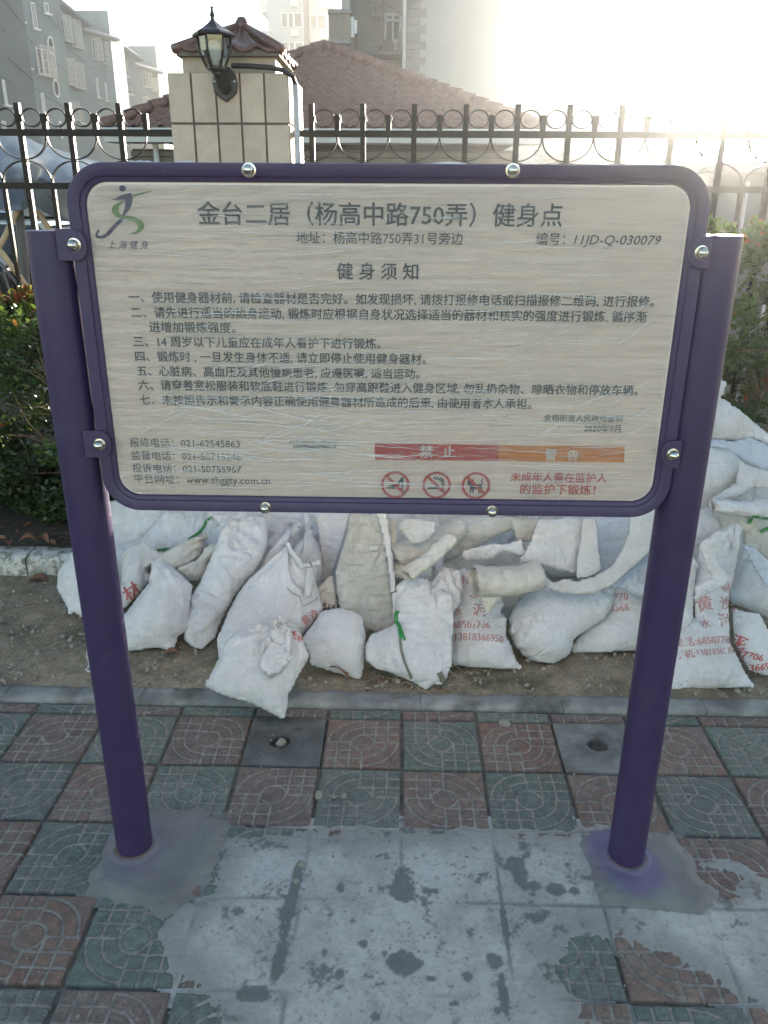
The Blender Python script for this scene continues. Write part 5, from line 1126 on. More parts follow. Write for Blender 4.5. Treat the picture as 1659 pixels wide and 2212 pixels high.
mb = MB(); mb.lathe([(0,.05),(.02,.045),(.035,.02),(.04,-.01),(.0,-.02)], ap, 12); mb.build('finial_tile', m_cap, pillar, smooth=True)
mb = MB(); mb.box((corners[0].x+.01, corners[0].y+.01, ze-.02), (corners[1].x-.01, corners[2].y-.01, ze+.01)); mb.build('eave_board', m_grout, pillar)

m_lamp = simple('lamp_black', (.012,.012,.013), .35, .3, var=.3, scale=20, bump=.3)
bp_ = on_y(487,182,PYF-.012); lamp = empty('wall_lantern', bp_, 'black coach lantern on a bracket, mounted on the tiled pillar', 'wall lamp')
def lp(u, v_, y): return on_y(u, v_, y)
mb = MB(); c = bp_; pts = [(c.x+x*1.0, c.z+z) for x, z in ((-.022,.075),(.022,.075),(.052,.048),(.062,.0),(.056,-.038),(.028,-.062),(0,-.082),(-.028,-.062),(-.056,-.038),(-.062,0),(-.052,.048))]; mb.prism(pts, PYF-.004, PYF-.026); mb.build('backplate', m_lamp, lamp, bevel=.006)
for dx in (-.048, .048): mb = MB(); mb.lathe([(.0055,0),(.0055,.003),(0,.005)], (c.x+dx, PYF-.026, c.z+.01), 10, 'Y'); mb.build('screw', m_chrome, lamp)
LY = PYF-.135; top = lp(453, 12, LY); lx = lp(464,110,LY).x
zb = lp(464,147,LY).z; zc = lp(464,76,LY).z; zr = lp(458,47,LY).z; zf = lp(453,14,LY).z
mb = MB(); mb.tube([(c.x, PYF-.02, c.z-.02), (c.x-.004, PYF-.085, c.z-.012), (c.x-.012, LY+.015, c.z+.03), (lx+.002, LY, zb-.012)], [.030,.024,.018,.024], 10); mb.build('arm', m_lamp, lamp, smooth=True)
hexr = lambda r_, z, n=6, ph=.26: [(lx+r_*math.cos(2*math.pi*k/n+ph), LY+r_*math.sin(2*math.pi*k/n+ph), z) for k in range(n)]
rt, rb_ = .080, .042
for k in range(6):       # corner ribs, bowed
    A = hexr(rt, zc)[k]; B = hexr(rb_, zb)[k]; Mm = [(lx+(rt*.55+rb_*.45+.010)*math.cos(2*math.pi*k/6+.26), LY+(rt*.55+rb_*.45+.010)*math.sin(2*math.pi*k/6+.26), (zc+zb)/2)]
    mb = MB(); mb.tube([A]+Mm+[B], .0055, 6); mb.build('rib', m_lamp, lamp, smooth=True)
t = NT('lamp_glass'); g = t.n('BsdfGlossy', {'Color': (.8,.85,.85,1), 'Roughness': .08}); tr = t.n('BsdfTransparent', {'Color': (.86,.88,.86,1)}); mx = t.n('MixShader', {0: .22, 1: tr.outputs[0], 2: g.outputs[0]}); t.t.links.new(mx.outputs[0], t.out.inputs[0]); m_glass = t.m
for k in range(6):
    a = [hexr(rt-.003, zc)[k], hexr(rt-.003, zc)[(k+1)%6]]; rm = rt*.55+rb_*.45+.007; b = [hexr(rm, (zc+zb)/2)[k], hexr(rm, (zc+zb)/2)[(k+1)%6]]; d = [hexr(rb_-.003, zb)[k], hexr(rb_-.003, zb)[(k+1)%6]]
    mesh_obj('pane', a+b+d, [(0,1,3,2),(2,3,5,4)], m_glass, lamp)
mb = MB(); mb.lathe([(0,zb-.012),(.03,zb-.014),(.048,zb-.004),(.048,zb+.006),(0,zb+.008)], (lx,LY,0), 6); mb.build('collar', m_lamp, lamp)
mb = MB(); mb.lathe([(rt+.020,zc-.008),(rt+.024,zc),(rt+.014,zc+.010),(.062,zc+(zr-zc)*.45),(.028,zc+(zr-zc)*.86),(.018,zr),(.010,zr+.008),(.0075,zr+.018),(.012,zr+.025),(.0095,zr+.036),(.005,zr+.05),(.0085,zr+.062),(.004,zf-.01),(0,zf)], (lx-.002,LY,0), 6)
mb.build('lamp_cap', m_lamp, lamp)
mb = MB(); mb.lathe([(0,zb+.006),(.014,zb+.006),(.014,zb+.03),(.027,zb+.04),(.030,zb+.085),(.027,zb+.11),(.012,zb+.118),(0,zb+.12)], (lx,LY,0), 16); mb.build('bulb', simple('lamp_bulb', (.62,.63,.6), .3, var=.05), lamp, smooth=True)
q = [lp(500,142,PYF-.02), lp(540,143,PYF-.02), lp(585,146,PYF-.015), lp(612,152,PYF-.01), lp(632,165,PYF+.0), lp(638,182,PYF+.03)]
mb = MB(); mb.tube(q, .0125, 10); tag(mb.build('cable', m_lamp, smooth=True), 'black cable running from the lantern over the pillar edge', 'cable')
mb = MB(); a = lp(638,180,PYF+.03); mb.tube([a, (a.x+.002, a.y, 1.2), (a.x+.002, a.y, .12)], .0145, 12); tag(mb.build('conduit', simple('grey_pvc', (.42,.42,.42), .45), smooth=True), 'pale grey conduit pipe down the right side of the pillar', 'pipe')

# ================================================================ TILED HOUSE
HD = 15.; m_rt = simple('roof_clay', (.155,.075,.056), .5, var=.35, scale=2.5, bump=.4, bscale=40); m_hw = simple('fascia_paint', (.50,.49,.47), .8, var=.1, scale=3)
A0 = on_y(222,268,HD); A1 = on_y(1172,276,HD); xa, xb = A0.x, A1.x; zE = 2.83; cxh = (xa+xb)/2; hw = (xb-xa)/2; apex = Vector((cxh, HD+hw, 1.67+(on_y(698,100,HD+hw).z-1.67)))
apex = on_y(700,100,HD+hw); cxh = apex.x
house = empty('tiled_house', (cxh, HD+3, 0), 'low house with a hipped roof of brown S-shaped tiles behind the fence', 'house')
mb = MB(); mb.box((xa+.35, HD+.35, 0), (xb-.35, HD+2*hw, 2.5)); 
m_slat = simple('wall_slat', (.13,.11,.085), .85, var=.25, scale=6); mb.build('wall', simple('house_wall', (.06,.055,.045), .9), house)
for k in range(22):
    z = 2.46-k*.098
    mb = MB(); mb.box((xa+.33, HD+.31, z-.082), (xb-.33, HD+.349, z)); mb.build('wall_board', m_slat, house, bevel=.006)
mb = MB(); mb.box((xa, HD-.02, zE-.24), (xb, HD+.5, zE-.10)); mb.build('fascia', m_hw, house); mb = MB(); mb.box((xa-.06, HD-.09, zE-.11), (xb+.06, HD+.3, zE-.02)); mb.build('gutter', m_hw, house, bevel=.02)
TWd = .235; TL = .30; slope = Vector((0, apex.y-HD, apex.z-zE)); SL = slope.length; sd_ = slope.normalized(); nn = Vector((0,-sd_.z,sd_.y)) 
def s_tile():
    n = 9; vs = []; fs = []
    for j, f in enumerate((0, 1)):
        for i in range(n):
            u = i/(n-1); z = .055*math.cos(2*math.pi*(u-.28))*.5+.02*math.cos(4*math.pi*(u-.28))*.4 + (.028 if j == 0 else .0)
            p = Vector(((u-.5)*TWd*1.04, 0, 0))+sd_*(f*TL*1.1)+nn*z; vs.append(p)
    for i in range(n): vs.append(vs[i]-nn*.02)
    fs = [(i, i+1, n+i+1, n+i) for i in range(n-1)]+[(2*n+i, 2*n+i+1, i+1, i) for i in range(n-1)]
    me = bpy.data.meshes.new('roof_tile'); me.from_pydata([tuple(v) for v in vs], [], fs); me.polygons.foreach_set('use_smooth', [True]*len(fs)); me.materials.append(m_rt); return me
stm = s_tile(); rows = int(SL/TL); cnt = []; 
mesh_obj('roof_deck', [(xa,HD,zE-.03),(xb,HD,zE-.03),tuple(apex-Vector((0,0,.06))),(xa,HD+2*hw,zE-.03),(xb,HD+2*hw,zE-.03)], [(0,1,2),(0,2,3),(1,4,2),(3,2,4)], simple('roof_underlay',(.10,.06,.05),.9), house)
for j in range(rows):
    f = j*TL/SL; xl_ = xa+(apex.x-xa)*f; xr_ = xb+(apex.x-xb)*f; k0 = int(math.ceil((xl_-xa)/TWd)); k1 = int((xr_-xa)/TWd)
    for k in range(k0, k1): cnt.append((j, xa+(k+.5)*TWd, Vector((0,HD,zE))+sd_*(j*TL)))
vis = [c for c in cnt if not (-4.0 < c[1] < -2.1)]
vis = vis[:292]; rest = [c for c in cnt if c not in vis]
for j, x, p in vis:
    o = bpy.data.objects.new('roof_tile', stm); o.location = Vector((x, p.y, p.z))-house.location; o.parent = house; col.objects.link(o)
sv = [v.co.copy() for v in stm.vertices]; sf = [tuple(p.vertices) for p in stm.polygons]; mb = MB()
for j, x, p in rest: mb.add([v+Vector((x, p.y, p.z)) for v in sv], sf)
o = mesh_obj('roof_tiles', mb.v, mb.f, m_rt, house, True); o['kind'] = 'stuff'
for e0 in (Vector((xa,HD,zE)), Vector((xb,HD,zE))):
    m = int((apex-e0).length/.32)
    for k in range(m):
        a = e0.lerp(apex, k/m)+Vector((0,0,.045)); b = e0.lerp(apex, (k+1.12)/m)+Vector((0,0,.035)); mb = MB(); mb.tube([a, b], [.105,.082], 8); mb.build('hip_tile', m_rt, house, smooth=True)
mb = MB(); a = on_y(340,350,HD+.28); mb.tube([(a.x,HD+.26,2.7),(a.x,HD+.26,.1)], .05, 8); mb.build('downpipe', m_hw, house, smooth=True)

# ================================================================ BUILDINGS BEHIND
def facade_tools(P0, P1):
    d = (P1-P0); d.z = 0; L_ = d.length; d.normalize(); n = Vector((d.y, -d.x, 0))
    if n.dot(-(P0+P1)/2) < 0: n = -n
    def hit(u, v_):
        r = ray(u, v_); o = Vector((0,0,CAM_H)); t_ = (Vector((P0.x,P0.y,0))-o).dot(n)/r.dot(n); q = o+r*t_; return (q-P0).dot(d), q.z
    def W(s, z, out=0.): return Vector((P0.x, P0.y, 0))+d*s+n*out+Vector((0,0,z))
    return hit, W, d, n
def fbox(mb, W, s0, s1, z0, z1, o0, o1):
    mb.hexa([W(s0,z0,o0), W(s1,z0,o0), W(s1,z0,o1), W(s0,z0,o1), W(s0,z1,o0), W(s1,z1,o0), W(s1,z1,o1), W(s0,z1,o1)])
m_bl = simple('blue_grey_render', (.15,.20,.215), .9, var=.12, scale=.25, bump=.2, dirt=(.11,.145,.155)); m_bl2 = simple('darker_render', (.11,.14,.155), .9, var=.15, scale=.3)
m_win = NT('far_glass'); m_win.set('Base Color', (.035,.042,.05,1)); m_win.set('Roughness', .35); m_win.set('Specular IOR Level', .3); m_win = m_win.m; m_wf = simple('window_frame', (.5,.52,.53), .5); m_cage = simple('cage_bars', (.38,.38,.37), .5); m_stain = simple('cage_rust', (.20,.17,.14), .8)
def window(W, s0, s1, z0, z1, parent, cage=False, oval=False, sill=True, fr=.06, mull=1, vert=True):
    mb = MB()
    if oval:
        n = 20; cs, cz, rs, rz = (s0+s1)/2, (z0+z1)/2, abs(s1-s0)/2, (z1-z0)/2; P_ = []
        for e, o in ((1,.0),(1,.14),(.82,.14),(.82,.02)):
            P_ += [W(cs+rs*e*math.cos(2*math.pi*k/n), cz+rz*e*math.sin(2*math.pi*k/n), o) for k in range(n)]
        mb.add(P_, [(a*n+k, a*n+(k+1)%n, (a+1)*n+(k+1)%n, (a+1)*n+k) for a in range(3) for k in range(n)]); f = mb.build('window', m_wf, parent)
        g = mesh_obj('pane', P_[3*n:], [tuple(range(n))], m_win); g.parent = f; return
    fbox(mb, W, s0, s1, z0, z0+fr, .0, .07); fbox(mb, W, s0, s1, z1-fr, z1, .0, .07); fbox(mb, W, s0, s0+fr, z0+fr, z1-fr, .0, .07); fbox(mb, W, s1-fr, s1, z0+fr, z1-fr, .0, .07)
    for q in range(mull): sm = s0+(s1-s0)*(q+1)/(mull+1); fbox(mb, W, sm-fr*.4, sm+fr*.4, z0+fr, z1-fr, 0, .06)
    if sill: fbox(mb, W, s0-.12, s1+.12, z0-.12, z0-.02, 0, .22)
    f = mb.build('window', m_wf, parent)
    mb = MB(); fbox(mb, W, s0+fr, s1-fr, z0+fr, z1-fr, .005, .02); g = mb.build('pane', m_win, None); g.parent = f
    if cage:
        mb = MB(); D_ = .55; b = .022
        for q in range(5):
            z = z0-.1+(z1-z0+.2)*q/4; fbox(mb, W, s0-.1, s1+.1, z-b, z+b, D_-b, D_); fbox(mb, W, s0-.1-b, s0-.1, z-b, z+b, .05, D_); fbox(mb, W, s1+.1, s1+.1+b, z-b, z+b, .05, D_)
        for q in range(9):
            s = s0-.1+(s1-s0+.2)*q/8; fbox(mb, W, s-b, s+b, z0-.1, z1+.1, D_, D_+b)
        for q in range(3):
            for s in (s0-.1-b, s1+.1): fbox(mb, W, s, s+b, z0-.1, z1+.1, .12+.18*q, .15+.18*q)
        fbox(mb, W, s0-.1, s1+.1, z0-.16, z0-.11, 0, D_); mb.build('window_cage', m_cage, parent)
K1 = lambda x, y: (x*.4021, y*.4021)       # from the close view of the top left
def block(label, ptsK, zs, windows, roof=None, depth=11., mat=None, extra=None):
    """ptsK: facade corner sight points on the roof edge (left to right), zs: roof height"""
    P_ = [on_z(*K1(*p), zs) for p in ptsK]
    for i in range(1, len(P_)):       # the fronts turn a little towards the viewer, away from the sun
        a, b = P_[i-1], P_[i]; k = (a.x-.44*a.y)/(b.x-.44*b.y); P_[i] = Vector((0,0,CAM_H))+(b-Vector((0,0,CAM_H)))*min(1, k)
    root = empty('apartment_block', (P_[0].x, P_[0].y, 0), label, 'apartment block', 'apartment blocks stepping back at the left')
    for i, (a, b) in enumerate(zip(P_, P_[1:])):
        hit, W, d, n = facade_tools(a, b); L_ = ((b-a).xy).length; mb = MB()
        za, zb_w = a.z, b.z; di = -depth if i == 0 else -3; mb.hexa([W(0,0,di), W(L_,0,di), W(L_,0,0), W(0,0,0), W(0,za,di), W(L_,zb_w,di), W(L_,zb_w,0), W(0,za,0)]); mb.build('wall', mat or m_bl, root)
        for w in windows[i]:
            x0, y0, x1, y1 = w[:4]; s0, z1 = hit(*K1(x0, y0)); s1, z0 = hit(*K1(x1, y1)); _, zb2 = hit(*K1(x0, y1)); z0 = (z0+zb2)/2; _, zt2 = hit(*K1(x1, y0)); z1 = (z1+zt2)/2
            if s1 < s0: s0, s1 = s1, s0
            window(W, s0, s1, z0, z1, root, cage='c' in w[4:], oval='o' in w[4:])
        if roof and roof[i]:
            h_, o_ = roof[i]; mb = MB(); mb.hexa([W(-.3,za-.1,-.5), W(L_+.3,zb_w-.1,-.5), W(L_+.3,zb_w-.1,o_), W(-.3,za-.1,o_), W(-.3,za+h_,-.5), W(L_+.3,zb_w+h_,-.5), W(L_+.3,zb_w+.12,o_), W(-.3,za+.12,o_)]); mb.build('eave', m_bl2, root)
        mb = MB(); 
        for zz in (zs-3.0, zs-5.9, zs-8.8):
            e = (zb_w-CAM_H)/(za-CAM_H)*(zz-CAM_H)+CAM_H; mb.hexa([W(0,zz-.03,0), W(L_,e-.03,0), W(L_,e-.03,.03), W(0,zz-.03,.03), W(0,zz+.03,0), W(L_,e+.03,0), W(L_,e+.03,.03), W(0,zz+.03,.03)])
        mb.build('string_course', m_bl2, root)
    if extra: extra(root, P_)
    return root
H1 = 17.5
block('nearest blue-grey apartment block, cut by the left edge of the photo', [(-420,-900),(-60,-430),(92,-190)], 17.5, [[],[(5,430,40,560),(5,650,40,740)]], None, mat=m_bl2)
block('blue-grey apartment block with oval stair windows and cages, second from the left', [(60,-400),(310,-60)], 17.2,
      [[(85,-30,122,110),(160,15,200,150,),(118,232,160,360),(190,262,268,400,'c'),(245,195,290,295,'o'),(275,425,318,525,'o'),(305,650,338,745,'o'),(150,480,182,590),(215,500,245,600),(170,700,215,790),(232,15,262,70)]], None)
def stair1(root, P_): pass
block('blue-grey block with pent roof and caged windows on its upper floors, third from the left', [(312,22),(436,140)], 17.0,
      [[(318,95,365,215,'c'),(372,118,418,250,'c'),(340,325,385,450,'c'),(390,350,432,470,'c'),(365,555,405,640,'c'),(420,575,450,660)]], [(1.0,.9)])
def head2(root, P_):
    a = on_y(*K1(378,56), P_[0].y+3); b = on_y(*K1(578,60), P_[0].y+3); mb = MB(); mb.box((a.x, a.y, 10), (b.x, a.y+4, a.z)); mb.build('stair_head', m_bl, root)
    c = on_y(*K1(632,98), P_[0].y+9); mb = MB(); mb.hexa([(b.x,a.y,10),(c.x,c.y,10),(c.x-2,c.y+3,10),(b.x-2,a.y+3,10),(b.x,a.y,a.z),(c.x,c.y,a.z-.9),(c.x-2,c.y+3,a.z-.9),(b.x-2,a.y+3,a.z)]); mb.build('parapet', m_bl2, root)
    mb = MB(); 
    for q in range(5): p = Vector((a.x+(b.x-a.x)*q/4, a.y+.1, a.z)); mb.tube([p, p+Vector((0,0,.7))], .03, 4)
    mb.tube([Vector((a.x,a.y+.1,a.z+.7)), Vector((b.x,a.y+.1,a.z+.7))], .03, 4); mb.build('roof_rail', m_cage, root)
block('blue-grey block with a stair head and railing on its roof, fourth from the left', [(415,165),(590,218)], 17.0,
      [[(488,210,528,318,'c'),(545,235,582,342,'c'),(600,385,622,460,'o'),(512,420,535,520),(560,445,580,540),(515,600,545,690)]], [(1.1,1.1)], extra=head2)
block('lower recessed wing of the blue-grey row, second from the right', [(648,260),(728,325)], 17.0, [[(665,325,688,408),(668,480,712,505),(680,510,700,590)]], [(1.0,.9)])
def head3(root, P_):
    a = on_y(*K1(668,246), P_[0].y+4); b = on_y(*K1(835,246), P_[0].y+4); mb = MB(); mb.box((a.x, a.y, 10), (b.x, a.y+4, a.z)); mb.build('stair_head', m_bl, root)
    c = on_y(*K1(872,275), P_[0].y+12); mb = MB(); mb.hexa([(b.x,a.y,0),(c.x,c.y,0),(c.x-2,c.y+3,0),(b.x-2,a.y+3,0),(b.x,a.y,a.z),(c.x,c.y,a.z-.9),(c.x-2,c.y+3,a.z-.9),(b.x-2,a.y+3,a.z)]); mb.build('parapet', m_bl2, root)
block('farthest blue-grey block of the row, beside the pillar', [(700,352),(838,395)], 17.0, [[(762,378,800,465,'c'),(808,425,835,485,'c'),(770,520,800,570)]], [(1.1,1.0)], extra=head3)

# plain slab-sided building with quoins, its balcony bay, and the tower behind
m_gw = simple('grey_render', (.30,.295,.28), .9, var=.08, scale=.15, dirt=(.26,.255,.24)); m_q = simple('quoin', (.20,.195,.185), .9, var=.15, scale=2)
BD = 32.; K2 = lambda x, y: ((900+x*.663)/1.6492, y*.663/1.6492)
q0 = on_y(*K2(862,300), BD); q1 = on_y(1199, 120, BD); q2 = on_y(1257,120,BD+7)
b2 = empty('slab_building', ((q0.x+q1.x)/2, BD, 0), 'tall pale building with a blank end wall and quoined corners', 'apartment building')
mb = MB(); mb.box((q0.x, BD, 0), (q1.x, BD+12, 17)); mb.build('wall', m_gw, b2)
mb = MB(); mb.box((q1.x+.01, BD+3, 0), (on_y(1257,120,BD+3).x, BD+12, 17)); mb.build('side_wing', m_gw, b2)
k = 0; z = 1.
while z < 16.6:
    w = .42 if k % 2 else .22; mb = MB(); mb.box((q0.x-.32, BD-.03, z), (q0.x-.32+.34+w, BD+.2, z+.235)); mb.build('quoin', m_q, b2)
    mb = MB(); mb.box((q1.x-.1-w, BD-.03, z), (q1.x+.03, BD+.2, z+.235)); mb.build('quoin', m_q, b2); z += .245; k += 1
mb = MB(); mb.tube([(on_y(*K2(815,200),BD-.2).x, BD-.2, 0), (on_y(*K2(815,200),BD-.2).x, BD-.2, 17)], .07, 8); mb.build('downpipe', m_hw, b2, smooth=True)
hit, W, d, n = facade_tools(Vector((on_y(*K2(525,300),BD+3).x, BD+3, 0)), Vector((q0.x, BD+3, 0)))
mb = MB(); fbox(mb, W, 0, q0.x-on_y(*K2(525,300),BD+3).x-.3, 0, 17, -6, 0); mb.build('recessed_wall', m_gw, b2)
s0, z1 = hit(*K2(708,72)); s1, z0 = hit(*K2(800,228)); window(W, s0, s1, z0, z1, b2, fr=.09); s0_, zm = hit(*K2(708,112)); mb = MB(); fbox(mb, W, s0, s1, zm-.05, zm+.05, 0, .09); mb.build('transom', m_wf, b2)
for zz in (-3.0, -6.0, 3.2, 6.2): window(W, s0, s1, z0+zz, z1+zz, b2, fr=.09) if z0+zz > .3 else None
a, zc_ = hit(*K2(712,242)); b_, zd = hit(*K2(778,285)); mb = MB(); fbox(mb, W, a, b_, zd, zc_, .1, .55); ac = mb.build('air_conditioner', simple('ac_casing', (.42,.41,.38), .6), b2, bevel=.02)
mb = MB(); cs, cz = (a+b_)/2-.12, (zc_+zd)/2; P_ = [W(cs+.25*math.cos(2*math.pi*k/20), cz+.25*math.sin(2*math.pi*k/20), .56) for k in range(20)]; g = mesh_obj('fan_grille', P_, [tuple(range(20))], m_stain); g.parent = ac
for (x0,y0,x1,y1) in ((690,235,808,395),):
    s0, z1_ = hit(*K2(x0, 300)); s1, z0_ = hit(*K2(x1, 318)); mb = MB(); fbox(mb, W, s0-.3, s1, z0_, z1_, 0, 1.0); fbox(mb, W, s0-.3, s1, z0_+3.0, z1_+3.0, 0, 1.0) ; mb.build('balcony_slab', m_q, b2)['kind'] = 'stuff'
# clothes racks on the balcony side
def rack(x0, y0, x1, y1, nn_):
    s0, z1 = hit(*K2(x0, y0)); s1, z0 = hit(*K2(x1, y1)); mb = MB(); 
    for q in range(nn_+1):
        s = s0+(s1-s0)*q/nn_; mb.tube([W(s, z0, .1), W(s+(s1-s0)/nn_*.8, z1, .9)], .022, 4); mb.tube([W(s, z1, .1), W(s+(s1-s0)/nn_*.8, z0, .9)], .022, 4)
    for zz in (z0, (z0+z1)/2, z1): mb.tube([W(s0, zz, .9), W(s1, zz, .9)], .02, 4)
    mb.build('drying_rack', m_cage, b2)
rack(640,5,690,110,4); rack(618,262,680,312,4); rack(780,180,806,285,3)
# bay with the dark awning window
bx0 = on_y(*K2(405,150), BD-1).x; bx1 = on_y(*K2(525,150), BD-1).x; zt = on_y(*K2(450,70), BD-1).z; zb_ = on_y(*K2(450,212), BD-1).z
bay = MB(); bay.box((bx0, BD-1, zb_-.12), (bx1, BD+4, zb_)); bay.box((bx0, BD-1, zt), (bx1+.05, BD+4, zt+.12)); bay.build('bay_slab', m_q, b2)
bw = MB(); bw.box((bx0+.02, BD-.9, zb_), (bx0+.75, BD+3.9, zt)); bw.build('bay_shutter', m_stain, b2)
hit2, W2, d2, n2 = facade_tools(Vector((bx0+.78, BD-.8, 0)), Vector((bx1-.05, BD-.8, 0))); window(W2, .02, bx1-bx0-.85, zb_+.1, zt-.08, b2, fr=.1, sill=False)
mb = MB(); mb.box((bx0+.4, BD-.2, 0), (on_y(*K2(525,150),BD).x, BD+4, zb_-.12)); mb.box((bx0+.4, BD-.2, zt+.12), (on_y(*K2(525,150),BD).x, BD+4, 17)); mb.build('bay_wall', m_gw, b2)
mb = MB(); mb.tube([(on_y(*K2(527,200),BD+2.9).x, BD+2.85, 0), (on_y(*K2(527,200),BD+2.9).x, BD+2.85, 17)], .08, 8); mb.build('downpipe', m_hw, b2, smooth=True)
mb = MB(); a = hit(*K2(520,62)); mb.tube([W2(.3, zt+1.2, .2), W(2.2, zt+.4, .9), W(3.2, zt+.1, .9)], .018, 4); mb.build('clothes_line', m_stain, b2)

TD = 105.; m_tw = simple('tower_render', (.30,.325,.33), .9, var=.06, scale=.05)
tw = empty('tower_block', (on_y(640,60,TD).x, TD, 0), 'distant pale tower block with rows of small windows', 'tower block')
xA, xB, xC = on_y(*K2(80,100), TD).x, on_y(*K2(272,100), TD).x, on_y(*K2(420,100), TD).x
mb = MB(); mb.box((xA, TD, 0), (xB, TD+14, 24.6)); mb.build('wall', m_tw, tw); mb = MB(); mb.box((xB+.02, TD+4, 0), (on_y(*K2(305,100), TD+4).x, TD+14, 24.6)); mb.build('recess_wall', m_bl2, tw); mb = MB(); mb.box((on_y(*K2(305,100), TD+1).x, TD+1, 0), (on_y(*K2(430,100), TD+1).x, TD+14, 24.6)); mb.build('wall', m_tw, tw)
for yy in (TD,):
    for fl in range(8):
        z = 1.67+2.9*fl+1.; 
        for (ux, w_, yd) in ((175,.9,TD),(205,.9,TD),(243,1.1,TD),(330,.9,TD+1),(368,1.1,TD+1)):
            x = on_y(*K2(ux,100), yd).x; h2, W3, d3, n3 = facade_tools(Vector((x-5, yd, 0)), Vector((x+5, yd, 0)))
            window(W3, 5-w_/2, 5+w_/2, z, z+1.5, tw, fr=.1, sill=False, mull=0)
        for (ux, yd) in ((228,TD),(380,TD+1)):
            x = on_y(*K2(ux,100), yd).x; mb = MB(); mb.box((x-.4, yd-.7, z-.9), (x+.4, yd-.02, z-.25)); mb.build('air_conditioner', m_hw, tw)
        x = xA; mb = MB(); mb.box((x-.9, TD+1, z-1.2), (x, TD+5, z-.1)); mb.build('balcony', m_hw, tw)
lo = empty('low_block', (on_y(562,80,100).x, 100, 0), 'pale lower block just left of the distant tower', 'building'); zt_ = on_y(562,67,100).z
mb = MB(); mb.box((on_y(545,80,100).x, 100, 0), (on_y(582,80,100).x, 108, zt_)); mb.build('wall', m_tw, lo)
for k in range(3): h2, W3, d3, n3 = facade_tools(Vector((on_y(560,80,100).x, 100, 0)), Vector((on_y(582,80,100).x, 100, 0))); window(W3, .5, 1.4, zt_-2.2-2.9*k, zt_-1.-2.9*k, lo, fr=.1, sill=False, mull=0)

# far roofs in the glare at right
K3 = lambda x, y: ((1700+x*.6245)/1.6492, y*.6245/1.6492)
fr_ = empty('gabled_house', (on_y(1330,250,40).x, 40, 0), 'pale gabled house half lost in the glare right of the slab building', 'house'); m_pale = simple('pale_render', (.42,.41,.38), .9)
a = on_y(*K3(585,620), 40); pts = [(a.x,0),(on_y(*K3(860,620),40).x,0),(on_y(*K3(860,560),40).x,on_y(*K3(860,560),40).z),(on_y(*K3(800,500),40).x,on_y(*K3(800,500),40).z),(on_y(*K3(680,560),40).x,on_y(*K3(680,560),40).z),(a.x,on_y(*K3(600,525),40).z)]
mb = MB(); mb.prism(pts, 40, 50); mb.build('wall', m_pale, fr_)
h2, W3, d3, n3 = facade_tools(Vector((a.x,40,0)), Vector((a.x+6,40,0)))
for k in range(3): window(W3, 1+1.6*k, 2.+1.6*k, 2.6, 4., fr_, fr=.08)
sh = empty('shed_roof_house', (on_y(1250,330,20).x, 20, 0), 'low building with a sloping dark roof behind the fence at right', 'building')
a = on_y(*K3(535,870), 20); b = on_y(*K3(800,765), 20); c = on_y(*K3(1300,765),20)
mb = MB(); mb.box((a.x, 20.2, 0), (c.x, 25, a.z-.05)); mb.build('wall', simple('shed_wall',(.16,.13,.12),.9), sh)
mb = MB(); mb.hexa([(a.x-.2,19.9,a.z-.1),(c.x,19.9,a.z-.1),(c.x,25,a.z-.1),(a.x-.2,25,a.z-.1),(a.x-.2,19.9,a.z),(c.x,19.9,a.z),(c.x,25,b.z+.6),(b.x,25,b.z+.6)]); mb.build('roof', simple('shed_roof',(.2,.19,.18),.8), sh)

# ================================================================ YARD: TARP, CARS, POLES, KIOSK
t = NT('blue_tarp'); co = t.co(); c = t.ramp(t.noise(2.5,5,.6,co), [(.3,(.05,.075,.12)),(.7,(.085,.115,.165))]); t.set('Base Color', c); t.set('Roughness', .24); t.set('Specular IOR Level', .8); t.set('Normal', t.bump(t.noise(9,6,.65,co,.8), .5, .02))
tl = t.n('BsdfTranslucent', {'Color': (.62,.64,.62,1)}); mx = t.n('MixShader', {0: .38, 1: t.b.outputs[0], 2: tl.outputs[0]}); t.t.links.new(mx.outputs[0], t.out.inputs[0]); m_tarp = t.m
rowsT = [[(-90,250,9.2),(-10,278,9.2),(60,300,9.2),(120,322,9.2),(190,344,9.2),(260,362,9.2),(330,384,9.2)],
         [(-90,300,7.6),(-10,304,7.6),(55,318,7.6),(110,338,7.6),(170,352,7.6),(240,372,7.6),(330,400,7.6)],
         [(-90,352,6.6),(5,372,6.8),(52,350,6.3),(85,384,6.9),(134,404,6.5),(180,382,6.3),(235,386,6.4)],
         [(-90,400,6.5),(10,400,6.7),(55,405,6.3),(90,410,7.0),(128,440,6.9),(175,425,6.35),(235,430,6.5)],
         [(-90,452,6.4),(0,450,6.5),(45,452,6.4),(85,450,6.6),(125,474,6.5),(180,482,6.4),(235,478,6.6)]]
G = np.array([[tuple(on_y(*p)) for p in r] for r in rowsT])
def up(G, n):
    for _ in range(n):
        for ax in (0, 1):
            a = np.moveaxis(G, ax, 0); m = len(a); out = np.empty((2*m-1,)+a.shape[1:]); out[::2] = a; p = np.concatenate([a[:1]*2-a[1:2], a, a[-1:]*2-a[-2:-1]]); out[1::2] = (-p[:-3]+9*p[1:-2]+9*p[2:-1]-p[3:])/16; G = np.moveaxis(out, 0, ax)
    return G
G = up(G, 3); H_, W_ = G.shape[:2]; uu, vv = np.meshgrid(np.arange(W_)/W_, np.arange(H_)/H_); G[...,1] += .05*fbm(uu*5, vv*4, 2, 3, 91)*sstep(vv,.3,.7); G[...,2] += .015*fbm(uu*9, vv*6, 2, 3, 92)
